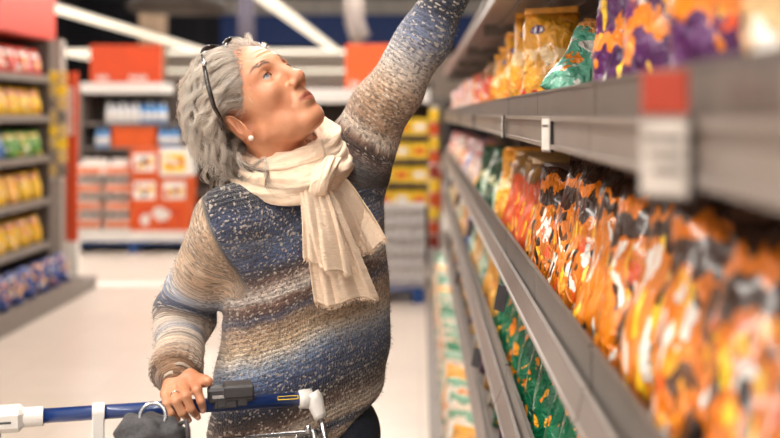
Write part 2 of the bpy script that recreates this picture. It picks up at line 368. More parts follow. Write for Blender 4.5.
def bag_mesh(name, w, h, t, seed, mat, nu=14, nv=18, taper=0.0):
    rng = np.random.RandomState(seed)
    ph = rng.rand(8)*6.28
    V = []; UVv = []; F = []
    def surf(side):
        base = len(V)
        for j in range(nv+1):
            v = j/nv
            for i in range(nu+1):
                u = i/nu*2-1
                tv = max(0.0, 1-abs(2*v-0.92)**3.2) if v < 0.97 else 0.0
                th = t/2*max(0.0, (1-abs(u)**2.6))**0.55*max(0.0, tv)**0.6
                puck = 1-0.06*math.sin(PI*v)-0.05*(v > 0.9)-taper*v**3
                x = u*w/2*puck + 0.004*math.sin(v*9+ph[0])
                wr = 0.0022*(math.sin(u*11+v*7+ph[1])+math.sin(v*23-u*5+ph[2])+math.sin(u*19-v*13+ph[3]))*(1 if th > 0.004 else 0.3)
                y = side*(th+(wr if th > 0.002 else 0)) + 0.008*math.sin(v*4+ph[4])*v + (0.004*math.sin(u*6+ph[5]) if v > 0.9 else 0)
                z = v*h + 0.004*math.sin(u*3+ph[6])*v
                if th < 0.002: y += side*0.0006
                V.append((x, y, max(z, 0))); UVv.append((i/nu, v))
        for j in range(nv):
            for i in range(nu):
                a = base+j*(nu+1)+i
                q = (a, a+1, a+nu+2, a+nu+1)
                F.append(q if side < 0 else q[::-1])
    surf(-1); surf(1)
    K = (nu+1)*(nv+1)
    for j in range(nv):
        a = j*(nu+1); F.append((a+nu+1, a, a+K, a+nu+1+K)[::-1]); b = a+nu; F.append((b, b+nu+1, b+nu+1+K, b+K)[::-1])
    for i in range(nu):
        F.append((i, i+1, i+1+K, i+K)[::-1]); b = nv*(nu+1)+i; F.append((b+1, b, b+K, b+1+K)[::-1])
    me = bpy.data.meshes.new(name); me.from_pydata(V, [], F); me.materials.append(mat)
    uvl = me.uv_layers.new(name='UVMap'); li = np.zeros(len(me.loops), np.int32); me.loops.foreach_get('vertex_index', li)
    uvl.data.foreach_set('uv', np.array(UVv, np.float32)[li].ravel())
    me.polygons.foreach_set('use_smooth', [True]*len(me.polygons)); me.update()
    return me
def seal_mesh(name, w, h, z0, mat):           # crimped strip closing the bag
    V = []; F = []; n = 24
    for i in range(n+1):
        x = (i/n-0.5)*w
        for k, z in enumerate((0, h*0.5, h)): V.append((x, -0.0022+0.0010*math.sin(i*PI), z0+z+(0.0015 if (k == 2 and i % 2) else 0)))
        for k, z in enumerate((0, h*0.5, h)): V.append((x, 0.0022+0.0010*math.sin(i*PI), z0+z+(0.0015 if (k == 2 and i % 2) else 0)))
    for i in range(n):
        a = i*6; b = a+6
        F += [(a, b, b+1, a+1), (a+1, b+1, b+2, a+2), (a+4, b+4, b+3, a+3), (a+5, b+5, b+4, a+4), (a+2, b+2, b+5, a+5)]
    me = bpy.data.meshes.new(name); me.from_pydata(V, [], F); me.materials.append(mat); me.update(); return me
SEALM = {k: plain('seal_'+k, c, 0.35, 0.1, 0.08, 60) for k, c in dict(halloween=rgb(70, 44, 30), spooky=rgb(90, 54, 30), fries=rgb(150, 110, 60), gold=rgb(226, 150, 40),
         purple=rgb(80, 34, 84), pumpkin=rgb(30, 96, 64), apricot=rgb(240, 170, 70)).items()}
PROTO = {}
def bag(kind, variant, w, h, t, seal=False, taper=0.0):
    key = (kind, variant, w, h, t, seal, taper)
    if key not in PROTO:
        me = bag_mesh('sweet_bag', w, h, t, sum(map(ord, kind))+variant*17, BM[kind], taper=taper)
        sm = seal_mesh('top_seal', w*0.93, 0.014, h*0.985, SEALM[kind]) if seal else None
        PROTO[key] = (me, sm)
    me, sm = PROTO[key]
    o = bpy.data.objects.new('sweet_bag', me); COL.objects.link(o)
    if sm: 
        c = bpy.data.objects.new('top_seal', sm); COL.objects.link(c); c.parent = o
    return o
R = random.Random(5)

# ------------------------------------------------------------------ right hand shelving, seven bays
# each level: board top z, lip front x, lip style
LEV = [('upper', 1.895, 0.205, 'up'), ('eye', 1.545, 0.21, 'flat'), ('chest', 1.205, 0.205, 'tilt'), ('waist', 0.875, 0.205, 'tilt'), ('knee', 0.545, 0.205, 'tilt'), ('base', 0.16, 0.045, 'base')]
BAY = 1.32; Y0 = 0.02
def right_bay():
    e = empty('shelving_bay')
    mb = MB(); mb.box((0.64, 0, 0), (0.66, BAY, 2.3)); mb.build('back_panel', M['back'], e)
    for y in (0.0, BAY-0.03):
        up = MB(); up.box((0.60, y, 0), (0.64, y+0.03, 2.3))
        for k in range(22): up.box((0.598, y+0.011, 0.12+k*0.1), (0.601, y+0.019, 0.15+k*0.1))
        up.build('upright', M['shelf'], e)
    for nm, z, x, st in LEV:
        sb = MB(); sb.box((x+0.006, 0.004, z-0.022), (0.60, BAY-0.004, z), bev=0.002)
        for k in range(4): sb.box((0.28+k*0.09, 0.01, z-0.034), (0.30+k*0.09, BAY-0.01, z-0.022))
        for yy in (0.015, BAY-0.035): sb.box((x+0.03, yy, z-0.06), (0.60, yy+0.02, z-0.022))
        s = sb.build('shelf', M['shelf'], e)
        pr = MB()
        def prof(pts):
            V = [(a, y, b) for y in (0.003, BAY-0.003) for a, b in pts]; n = len(pts)
            F = [(i, (i+1) % n, n+(i+1) % n, n+i) for i in range(n)] + [tuple(range(n))[::-1], tuple(range(n, 2*n))]
            pr.add(V, F)
        if st == 'base':
            pr.box((x, 0.003, 0.0), (x+0.02, BAY-0.003, z+0.02)); pr.build('kick_plate', M['shelf'], s)
        elif st == 'tilt':
            tx = 0.012 if nm == 'chest' else 0.021
            prof([(x+0.004, z+0.002), (x-0.002, z+0.004), (x-tx, z-0.036), (x-tx+0.002, z-0.042), (x+0.006, z-0.024)])
            pr.box((x-0.0045, 0.003, z-0.001), (x+0.001, BAY-0.003, z+0.006))
            pr.add(*_lip(x-tx-0.0025, z-0.036)); pr.build('price_rail', M['rail'], s)
        else:
            zz = z if st == 'flat' else z+0.008
            prof([(x, zz), (x+0.006, zz), (x+0.006, zz-0.048), (x, zz-0.048)])
            pr.box((x-0.005, 0.003, zz-0.006), (x, BAY-0.003, zz+0.002)); pr.box((x-0.005, 0.003, zz-0.05), (x+0.004, BAY-0.003, zz-0.043)); pr.build('price_rail', M['rail'], s)
        if st != 'base' and nm != 'upper':
            g = MB(); hh = 0.045 if st == 'flat' else 0.058
            for a, b2 in ((0.006, BAY*0.5-0.002), (BAY*0.5+0.002, BAY-0.006)):
                g.box((x+0.007, a, z), (x+0.011, b2, z+hh)); g.box((x+0.005, a, z+hh-0.003), (x+0.013, b2, z+hh+0.001))
                for k in range(9): 
                    yy = a+(b2-a)*(k+0.5)/9; g.box((x+0.011, yy-0.001, z), (x+0.014, yy+0.001, z+hh-0.004))
            g.build('front_guard', M['guard'], s)
    return e
def _lip(x, z):
    V = [(a, y, b) for y in (0.003, BAY-0.003) for a, b in ((x, z), (x+0.004, z+0.004), (x+0.006, z-0.007), (x+0.001, z-0.008))]
    return V, [(i, (i+1) % 4, 4+(i+1) % 4, 4+i) for i in range(4)]+[(3, 2, 1, 0), (4, 5, 6, 7)]
b0 = right_bay(); b0.location = (0, Y0, 0)
tag(b0, 'grey metal shelving bay nearest the lens on the right of the aisle', 'shelving', 'right hand shelving bays')
for i in range(1, 7):
    dup(b0, (0, Y0+BAY*i, 0), label='grey metal shelving bay on the right, %s' % ('the one at the far end of the run' if i == 6 else ORD[i]+' from the near end'))

WHERE = {'eye': 'eye level right shelf', 'chest': 'chest height right shelf', 'waist': 'third right shelf down', 'knee': 'fourth right shelf down', 'base': 'right floor level shelf'}
DESC = {'halloween': 'orange sweet bag with black logo', 'spooky': 'amber orange sweet bag with dark top', 'fries': 'red orange sweet bag with yellow sticks', 'gold': 'golden orange sweet bag with purple oval',
 'purple': 'purple and orange sweet bag', 'teal': 'pale teal sweet bag', 'pumpkin': 'green sweet bag dotted with orange pumpkins', 'apricot': 'plain apricot orange bag', 'darkgreen': 'dark green sweet bag',
 'mint': 'pale mint sweet bag', 'pinkwhite': 'pale pink sweet bag', 'sand': 'sand coloured sweet bag', 'redwhite': 'red and white sweet bag', 'yellow': 'yellow sweet bag', 'green': 'leaf green sweet bag',
 'blue': 'blue sweet bag', 'bluegold': 'blue bag with orange pictures', 'palemix': 'pale bag with orange and green spots'}
def row(level, seq, tilt=-13, xb=0.0):
    """seq: list of (kind, y, width, height, thickness, yaw)"""
    z, lx = [(q[1], q[2]) for q in LEV if q[0] == level][0]
    seen = {}
    for i, (kind, y, w, h, t, yaw) in enumerate(seq):
        seal = kind in SEALM and y < 4.5
        o = bag(kind, i % 3, w, h, t, seal)
        ya = math.radians(yaw+R.uniform(-5, 5))
        ex = abs(math.cos(ya))*w/2+abs(math.sin(ya))*t/2
        ti = math.radians(tilt+R.uniform(-3, 3))
        o.location = (lx+0.022+ex+xb, y, z+0.001+0.235*t*abs(math.sin(ti))); o.rotation_euler = (ti, 0, ya)
        k = seen.get(kind, 0); seen[kind] = k+1
        tot = sum(1 for q in seq if q[0] == kind)
        lab = (DESC[kind]+' on the '+WHERE[level]) if tot == 1 else '%s %s from near end of %s' % (ORD[k], DESC[kind], WHERE[level])
        tag(o, lab, 'bag', DESC[kind].replace('bag', 'bags')+' on the '+WHERE[level])
seq = [('sand', 0.80, .19, .23, .06, -52), ('purple', 1.06, .21, .25, .07, -48), ('purple', 1.32, .21, .25, .07, -46), ('purple', 1.58, .20, .24, .07, -46)]
seq += [('gold', 2.72, .155, .262, .085, -34), ('gold', 3.06, .14, .285, .08, -34), ('gold', 3.36, .14, .25, .075, -34), ('gold', 3.60, .13, .215, .07, -36), ('gold', 3.86, .12, .205, .06, -36)]
y = 4.12
for k in ['fries', 'redwhite', 'fries', 'redwhite', 'redwhite', 'apricot', 'pinkwhite', 'pinkwhite', 'apricot', 'redwhite', 'pinkwhite']: seq.append((k, y, .16, .19, .06, -40)); y += 0.25
while y < 9.0: seq.append((['sand', 'redwhite', 'pinkwhite'][int(y*7) % 3], y, .16, .19, .06, -40)); y += 0.28
row('eye', seq, -6)
# the teal bag lying slumped against its neighbours
tb = bag('teal', 1, .15, .20, .05); tb.location = (0.315, 2.22, 1.5465+0.03); tb.rotation_euler = (math.radians(-30), math.radians(24), math.radians(-20))
tag(tb, 'pale teal sweet bag slumped on its back between the golden and purple bags', 'bag')
seq = []
y = 0.66
for k in ['spooky', 'halloween', 'halloween', 'spooky', 'halloween', 'spooky', 'halloween', 'halloween']: seq.append((k, y, .20, .27, .07, -36)); y += 0.185
y += 0.02
for k in ['halloween', 'spooky', 'fries', 'fries', 'fries', 'fries', 'gold', 'gold']: seq.append((k, y, .17, .24, .055, -34)); y += 0.16
for k in ['mint', 'darkgreen', 'darkgreen', 'mint', 'darkgreen', 'apricot', 'pinkwhite', 'sand', 'pinkwhite', 'blue', 'pinkwhite']: seq.append((k, y, .16, .225, .055, -44)); y += 0.24
while y < 9.0: seq.append((['pinkwhite', 'sand', 'redwhite'][int(y*7) % 3], y, .16, .21, .05, -44)); y += 0.28
row('chest', seq, -23, -0.026)
seq = []; y = 1.30
while y < 3.42: seq.append(('pumpkin', y, .18, .25, .05, -38)); y += 0.17
for k in ['apricot', 'apricot', 'apricot']: seq.append((k, y, .19, .26, .07, -34)); y += 0.2
y += 0.1
for k in ['mint', 'sand', 'apricot', 'mint', 'blue', 'blue', 'apricot', 'sand', 'apricot', 'mint', 'sand', 'pinkwhite']: seq.append((k, y, .16, .215, .05, -44)); y += 0.26
while y < 9.0: seq.append((['sand', 'mint', 'apricot'][int(y*7) % 3], y, .16, .21, .05, -44)); y += 0.28
row('waist', seq, -17, -0.024)
seq = []; y = 2.7
while y < 9.0: seq.append((['purple', 'gold', 'pumpkin', 'palemix', 'apricot'][int(y*5) % 5], y, .16, .215, .05, -46)); y += 0.24
row('knee', seq, -15, -0.018)
seq = []; y = 3.6
while y < 9.0: seq.append((['palemix', 'palemix', 'apricot', 'palemix', 'mint'][int(y*4.6) % 5], y, .20, .25, .07, -40)); y += 0.25
row('base', seq, -12)

# price tags clipped on the rails
def tag_holder(x, y, z, w, h, label, tilt=0.0, red=False, dark=False, turn=0.0):
    e = empty('price_tag', (x, y, z)); e.rotation_euler = (0, tilt, turn)
    MB().box((-0.004, -w/2, -h), (0.0, w/2, 0.0), bev=0.0008).build('tag_holder', M['coal'] if dark else M['rail'], e)
    if not dark:
        c = MB(); c.box((-0.0052, -w/2+0.003, -h+0.003), (-0.004, w/2-0.003, -0.003)); c.build('price_card', plain('price_card', rgb(196, 188, 180), 0.6), e) if not red else c.build('price_card', plain('grey_card', rgb(168, 158, 150), 0.6), e)
        c = MB()
        for k in range(3 if w > .035 else 1): c.box((-0.0058, -w/2+0.006, -h*0.3-k*h*0.2), (-0.0051, w/2-0.006-0.004*k, -h*0.3-k*h*0.2+h*0.07))
        c.build('printed_lines', M['guard'], e)
        MB().box((-0.005, -w/2-0.0025, -h-0.001), (0.0, -w/2, 0.001)).build('side_clip', M['black'], e)
    if red: MB().box((-0.0045, -w*0.45, 0.002), (-0.001, w*0.45, 0.035), bev=0.0008).build('red_flag', M['redcard'], e)
    return tag(e, label, 'price tag', 'price tags on the right hand rails')
tag_holder(0.188, 0.825, 1.548, 0.046, 0.062, 'large white price tag with a red flag on the eye level rail', red=True, turn=0.75)
tag_holder(0.2035, 1.72, 1.546, 0.030, 0.056, 'white price tag on the eye level rail just past the red flagged one', turn=0.4)
tag_holder(0.2035, 2.62, 1.546, 0.04, 0.054, 'white price tag on the eye level rail below the golden bags')
for i, yy in enumerate((4.1, 5.6, 7.0)):
    tag_holder(0.2035, yy, 1.546, 0.05, 0.054, 'dark price tag on the eye level rail, %s from the near end' % ORD[i], dark=True)
for i, yy in enumerate((2.42, 3.9, 5.2, 6.4)):
    tag_holder(0.189, yy, 1.205-0.038, 0.04, 0.058, 'dark price tag hanging under the chest height rail, %s from the near end' % ORD[i], dark=True, tilt=0.25, turn=0.5)
for i, yy in enumerate((3.3, 4.9, 6.2)):
    tag_holder(0.180, yy, 0.875-0.038, 0.04, 0.058, 'dark price tag hanging under the third rail down, %s from the near end' % ORD[i], dark=True, tilt=0.25, turn=0.5)

# ------------------------------------------------------------------ left hand shelving
LX = -3.16; LY0 = 6.3; LY1 = 9.25
le = empty('shelving_bay', (0, 0, 0))
MB().box((LX-0.52, LY0, 0), (LX-0.50, 9.75, 2.9)).build('back_panel', M['back'], le)
pg = MB(); pg.box((-3.22, 9.34, 0.0), (-3.18, 9.72, 2.2)); pg.box((-3.22, 9.36, 0.0), (-3.10, 9.40, 2.2))
pg.build('end_panel', plain('grey_end_panel', rgb(150, 138, 130), 0.6), le)
for y in (LY0, 7.8, LY1): MB().box((LX-0.50, y-0.02, 0), (LX-0.44, y+0.02, 2.3)).build('upright', M['shelf'], le)
for z in (1.86, 1.53, 1.19, 0.83, 0.46):
    s = MB().box((LX-0.50, LY0, z-0.025), (LX-0.006, LY1, z), bev=0.002).build('shelf', M['shelf'], le)
    MB().box((LX-0.006, LY0, z-0.045), (LX+0.004, LY1, z+0.012), bev=0.002).build('price_rail', M['rail'], s)
s = MB().box((LX-0.5, LY0, 0.10), (-2.905, LY1, 0.13)).build('shelf', M['shelf'], le)
MB().box((-2.905, LY0, 0.0), (-2.885, LY1, 0.16)).build('kick_plate', M['shelf'], s)
MB().box((LX-0.5, LY1+0.01, 0.0), (-2.90, 9.72, 0.10)).build('plinth', M['shelf'], le)
MB().box((LX-0.5, LY0-1.0, 2.19), (LX-0.02, 9.45, 2.95)).build('header_panel', M['header'], le)
MB().box((LX-0.50, 9.27, 0.0), (LX-0.02, 9.30, 2.19)).build('end_board', M['back'], le)
tag(le, 'grey shelving of bagged snacks under a red header on the left of the aisle', 'shelving')
rowsL = [(1.86, ['redwhite'], .25, 'top'), (1.53, ['yellow'], .26, 'second'), (1.19, ['blue', 'green', 'green'], .25, 'third'), (0.83, ['yellow', 'yellow', 'apricot'], .27, 'fourth'), (0.46, ['yellow'], .27, 'fifth'), (0.13, ['bluegold'], .26, 'bottom')]
for z, kinds, h, nm in rowsL:
    i = 0; y = LY1-0.16
    while y > 7.3:
        k = kinds[i % len(kinds)]
        if nm == 'third': k = 'green' if i < 3 else 'blue'
        o = bag(k, i % 3, .17, h-.015, .12, False, 0.5)
        o.location = (LX-0.10 if nm != 'bottom' else -3.02, y, z+0.001+0.235*0.12*math.sin(math.radians(14))); o.rotation_euler = (math.radians(-14), 0, math.radians(30+R.uniform(-6, 6)))
        tag(o, '%s on the %s left hand shelf, %s from its far end' % (DESC[k], nm, ORD[i]), 'bag', 'snack bags on the %s left hand shelf' % nm)
        i += 1; y -= 0.27
# vertical red board and clip strips at the end of the run
bl = MB().box((-3.21, 9.76, 0.40), (-3.09, 9.80, 1.93), bev=0.004).build('vertical_sign', M['red'])
lt = MB()
zz = 1.79
for wd, hh in ((.05, .05), (.055, .05), (.05, .045), (.055, .05), (.05, .035), (.055, .05), (.055, .05)):
    lt.box((-3.15-wd/2, 9.754, zz-hh), (-3.15+wd/2, 9.759, zz)); lt.box((-3.15-wd/2+.012, 9.752, zz-hh+.012), (-3.15+.004, 9.7545, zz-.012), 1); zz -= hh+0.016
lt.build('white_lettering', [M['white'], M['red']], bl)
MB().box((-3.22, 9.75, 0.101), (-3.08, 9.82, 0.40)).build('foot', M['card'], bl)
tag(bl, 'narrow upright red board with white lettering at the end of the left shelving', 'sign')
M['sandp'] = plain('sand_packet', rgb(206, 172, 108), 0.5)
for j, (xx, lab) in enumerate(((-3.165, 'clip strip of small yellow packets nearest the left hand shelves'), (-3.085, 'clip strip of small pale packets beside the red board'))):
    e = empty('clip_strip', (xx, 9.34, 1.93)); MB().box((-0.012, -0.002, -0.95), (0.012, 0.002, 0.0)).build('strip', M['card'], e)
    for i in range(8):
        k = MB(); k.box((-0.045, -0.022, -0.115*i-0.11), (0.045, -0.003, -0.115*i-0.012), bev=0.006)
        k.build('packet', [M['yellow_box'], M['sandp'], M['shelf'], M['sandp']][(i*3+j) % 4], e)
    tag(e, lab, 'clip strip')
# ------------------------------------------------------------------ displays at the back of the aisle
def pallet(x0, x1, y0, y1, label, h=0.12):
    e = empty('pallet', ((x0+x1)/2, (y0+y1)/2, 0)); hx = (x1-x0)/2; hy = (y1-y0)/2
    t = MB()
    for k in range(6):
        a = -hy+(2*hy-0.09)*k/5; t.box((-hx, a, h-0.022), (hx, a+0.09, h))
    t.build('deck_boards', M['pallet'], e)
    for xx in (-hx, -0.05, hx-0.10):
        b = MB()
        for yy in (-hy, -0.05, hy-0.1): b.box((xx, yy, 0.02), (xx+0.1, yy+0.1, h-0.022))
        b.box((xx, -hy, 0.0), (xx+0.1, hy, 0.02)); b.build('skid', M['pallet'], e)
    return tag(e, label, 'pallet')
pallet(-3.92, -2.50, 12.10, 13.0, 'blue wooden pallet under the orange and white cartons at the back left')
pb = MB(); pb.box((-3.90, 12.12, 0.121), (-2.52, 12.98, 0.24), bev=0.004)
tag(pb.build('flat_carton', M['card']), 'long white carton base on the blue pallet', 'carton')
# trays of jars, two columns, four layers
jar = MB(); jar.lathe([(0.036, 0), (0.040, 0.01), (0.040, 0.085), (0.034, 0.10)], n=14)
jb = jar.build('jar', M['jarbody'], smooth=True)
jl = MB(); jl.lathe([(0.037, 0.100), (0.039, 0.104), (0.039, 0.128), (0.035, 0.131)], n=14); jl.build('lid', M['jarlid'], jb)
first = True
for c, (x0, cn) in enumerate(((-3.89, 'left'), (-3.56, 'right'))):
    for r in range(4):
        z = 0.241+r*0.20
        t = MB(); t.box((0, 0, 0), (0.30, 0.40, 0.012)); t.box((0, 0, 0), (0.30, 0.006, 0.032)); t.box((0, 0.394, 0), (0.30, 0.40, 0.032)); t.box((0, 0, 0), (0.006, 0.40, 0.032)); t.box((0.294, 0, 0), (0.30, 0.40, 0.055))
        t.box((0.02, 0.30, 0.012), (0.28, 0.394, 0.192))
        o = t.build('jar_tray', M['card'], loc=(x0, 12.14, z))
        tag(o, '%s card jar tray in the %s column, %s layer up from the pallet' % ('white', cn, ORD[r]), 'tray')
        for k in range(6):
            q = jb if first else dup(jb); first = False
            q.location = (x0+0.055+(k % 3)*0.095, 12.14+0.06+(k//3)*0.1, z+0.0125)
            tag(q, 'white lidded jar in the %s column of trays, %s layer up' % (cn, ORD[r]), 'jar', 'jars in the %s tray column layer %s' % (cn, ORD[r]))
def display_box(x0, z0, w, h, label, mat, pic):
    e = empty('display_box', (x0, 12.13, z0)); MB().box((0, 0, 0), (w, 0.4, h), bev=0.004).build('carton', mat, e)
    p = MB()
    p.box((w*0.12, -0.004, h*0.18), (w*0.88, 0.0, h*0.84), bev=0.001)
    f = p.build('picture_panel', pic[0], e)
    q = MB(); rr = random.Random(int(w*1000+z0*100+x0*77))
    for k in range(5):
        cx = w*(0.28+0.11*k); cz = h*(0.35+0.3*rr.random()); r_ = w*rr.uniform(.08, .13)
        q = MB(); q.sphere((cx, -0.004, cz), (r_, 0.003, r_), 12, 6); q.build('printed_picture', pic[1+k % 3], f, smooth=True)
    return tag(e, label, 'carton')
PIC = [M['orange'], M['yellow_box'], M['card'], M['red']]
display_box(-3.25, 0.241, 0.66, 0.30, 'large plain orange carton low on the pallet beside the jar trays', M['orange'], [M['red'], M['white'], M['orange'], M['white']])
for i, (x, z) in enumerate(((-3.25, .542), (-2.915, .542), (-3.25, .853))):
    display_box(x, z, 0.325, 0.30, ['orange picture carton left of the pair in the middle layer', 'orange picture carton right of the pair in the middle layer', 'orange picture carton on top beside the white one'][i], M['orange'], [M['card'], M['red'], M['yellow_box'], M['blue_bar']])
display_box(-2.915, .853, 0.325, 0.30, 'white picture carton on top of the orange cartons', M['card'], [M['yellow_box'], M['card'], M['orange'], M['green'] if 'green' in M else M['card']])
# shelving behind the pallet with its red sign
g = empty('end_shelving', (0, 0, 0))
MB().box((-4.15, 13.75, 0), (-2.1, 13.8, 2.0)).build('back_panel', M['back'], g)
for x in (-4.15, -2.14): MB().box((x, 13.15, 0), (x+0.04, 13.75, 1.93)).build('upright', M['shelf'], g)
for z in (0.6, 1.14, 1.44): MB().box((-4.11, 13.17, z-0.03), (-2.14, 13.75, z)).build('shelf', M['shelf'], g)
MB().box((-4.11, 13.1, 1.80), (-3.12, 13.75, 1.93), bev=0.004).build('white_top_shelf', M['white'], g)
tag(g, 'shelving behind the pallet cartons with bottles under a white top shelf', 'shelving')
def red_sign(x0, x1, y, z0, z1, label, faint=False):
    o = MB().box((x0, y, z0), (x1, y+0.05, z1), bev=0.004).build('red_sign', M['orange' if faint else 'red'])
    w = x1-x0; h = z1-z0; t = MB()
    for a, b2 in ((0.10, 0.27), (0.55, 0.84)):
        n = int((b2-a)*w/0.028); 
        for k in range(n):
            xx = x0+a*w+k*0.028; t.box((xx, y-0.004, z0+h*0.06), (xx+0.019, y, z0+h*(0.17 if k % 3 else 0.20)))
    t.build('white_lettering', M['white'], o)
    tag(o, label, 'sign'); return o
red_sign(-3.99, -3.13, 13.1, 1.931, 2.385, 'large red sign board standing over the bottle shelving at the back left')
def bottle(x, y, z, s, body, cap, label, group):
    b = MB(); b.lathe([(0.036*s, 0), (0.040*s, 0.01*s), (0.040*s, 0.15*s), (0.030*s, 0.19*s), (0.014*s, 0.215*s), (0.014*s, 0.235*s)], n=14)
    o = b.build('bottle', body, smooth=True, loc=(x, y, z)); c = MB(); c.lathe([(0.017*s, 0.232*s), (0.017*s, 0.262*s)], n=12); c.build('cap', cap, o)
    l = MB(); l.lathe([(0.0408*s, 0.04*s), (0.0408*s, 0.12*s)], n=14); l.build('bottle_label', M['card'], o, smooth=True)
    return tag(o, label, 'bottle', group)
BB = plain('blue_bottle', rgb(96, 150, 205), 0.25); WBM = plain('white_bottle', rgb(218, 218, 222), 0.35)
for i in range(9): bottle(-3.80+i*0.083, 13.25, 1.4405, 1.0, WBM if i < 5 else BB, M['blue_bar'] if i % 2 else M['white'], '%s small bottle on the shelf under the white top shelf, %s from the left' % ('white' if i < 5 else 'blue', ORD[i]), 'bottles under the white top shelf')
ob = MB(); ob.box((-3.76, 13.0, 1.1405), (-3.22, 13.165, 1.43), bev=0.004)
ob = MB(); ob.box((-3.76, 13.20, 1.1405), (-3.22, 13.60, 1.405), bev=0.006); tag(ob.build('carton', M['orange']), 'plain orange carton on the shelf between the blue bottles', 'carton')
for i, x in enumerate((-3.92, -3.83)): bottle(x, 13.24, 1.1405, 1.08, BB, M['blue_bar'], 'blue bottle left of the plain orange carton, %s from the left' % ORD[i], 'blue bottles beside the carton')
for i, x in enumerate((-3.15, -3.06, -2.97)): bottle(x, 13.24, 1.1405, 1.08, BB, M['white'], 'blue bottle right of the plain orange carton, %s from the left' % ORD[i], 'blue bottles beside the carton')
for i, (x, z, k) in enumerate(((-2.85, 1.4405, 'redwhite'), (-2.66, 1.4405, 'sand'), (-2.47, 1.4405, 'apricot'), (-2.80, 1.1405, 'pinkwhite'), (-2.60, 1.1405, 'bluegold'), (-2.40, 1.1405, 'apricot'))):
    o = bag(k, i % 3, .17, .24, .07); o.location = (x, 13.35, z+0.001); o.rotation_euler = (-0.1, 0, 0.1)
    tag(o, DESC[k]+' on the back left shelving right of the bottles, '+('upper' if z > 1.3 else 'lower')+' shelf', 'bag')
# shelving with a red sign right of the woman, yellow cartons and cans
g = empty('end_shelving', (0, 0, 0))
MB().box((-1.9, 11.42, 0), (0.14, 11.46, 1.9)).build('back_panel', M['back'], g)
for x in (-1.9, 0.10): MB().box((x, 10.82, 0), (x+0.04, 11.42, 1.7)).build('upright', M['shelf'], g)
for z in (0.62, 0.86, 1.10, 1.34): MB().box((-1.86, 10.80, z-0.035), (0.10, 11.42, z)).build('shelf', M['back'], g)
MB().box((-1.86, 10.78, 1.66), (0.10, 11.42, 1.80), bev=0.004).build('white_top_shelf', M['white'], g)
tag(g, 'shelving of yellow cartons standing across the end of the aisle', 'shelving')
red_sign(-0.76, -0.16, 11.0, 1.801, 2.26, 'red orange sign board over the yellow carton shelving beside the raised sleeve', True)
for r, z in enumerate((0.62, 0.86, 1.10, 1.34)):
    for c in range(5):
        x = -0.80+c*0.178
        k = MB(); k.box((x, 10.84, z+0.0005), (x+0.168, 11.2, z+0.165), bev=0.004); o = k.build('carton', M['yellow_box'])
        l = MB(); l.box((x+0.03, 10.836, z+0.05), (x+0.138, 10.84, z+0.11)); l.build('printed_label', M['card'] if (r+c) % 2 else M['orange'], o)
        tag(o, 'yellow carton on the aisle end shelving, %s shelf up, %s from the left' % (ORD[r], ORD[c]), 'carton', 'yellow cartons on the end shelving')
pallet(-0.80, 0.035, 8.88, 9.5, 'blue pallet under the stacked grey cans at the end of the aisle')
can = MB(); can.lathe([(0.026, 0), (0.0295, 0.004), (0.0295, 0.106), (0.026, 0.112)], n=16); c0 = can.build('food_can', M['can'], smooth=True)
cl = MB(); cl.lathe([(0.027, 0.112), (0.028, 0.1135), (0.0265, 0.1155), (0.024, 0.1135)], n=16); cl.build('can_lid', M['tin'], c0)
cb = MB(); cb.lathe([(0.0298, 0.03), (0.0298, 0.05)], n=16); cb.build('label_band', plain('can_band', rgb(170, 162, 160), 0.4), c0, smooth=True)
first = True
for r in range(6):
    for d in range(2):
        for c in range(9):
            q = c0 if first else dup(c0); first = False
            q.location = (0.012-c*0.0655, 8.93+d*0.066, 0.1205+r*0.1165)
            tag(q, 'grey food can in the stack on the blue pallet, %s layer up' % ORD[r], 'can', 'stacked cans in layer %s' % ORD[r])
# clip strip and pale post at the far end of the right hand shelving
e = empty('clip_strip', (0.12, 9.30, 1.60)); MB().box((-0.010, -0.002, -1.25), (0.010, 0.002, 0.02)).build('strip', M['card'], e)
for i in range(10): MB().box((-0.042, -0.022, -0.12*i-0.115), (0.042, -0.003, -0.12*i-0.012), bev=0.006).build('packet', [M['yellow_box'], M['orange'], M['yellow_box'], M['orange'], M['redcard']][i % 5], e)
tag(e, 'clip strip of orange and yellow packets at the far end of the right shelving', 'clip strip')
pm = MB(); pm.box((0.075, 9.36, 0.0), (0.20, 9.42, 1.12), bev=0.006); po = pm.build('advertising_stand', M['card'])
MB().box((0.055, 9.35, 0.0), (0.22, 9.44, 0.03), bev=0.003).build('foot', M['shelf'], po); MB().box((0.09, 9.355, 0.7), (0.185, 9.36, 1.05)).build('printed_panel', M['orange'], po)
tag(po, 'pale narrow display panel standing behind the clip strip of orange packets', 'display panel')
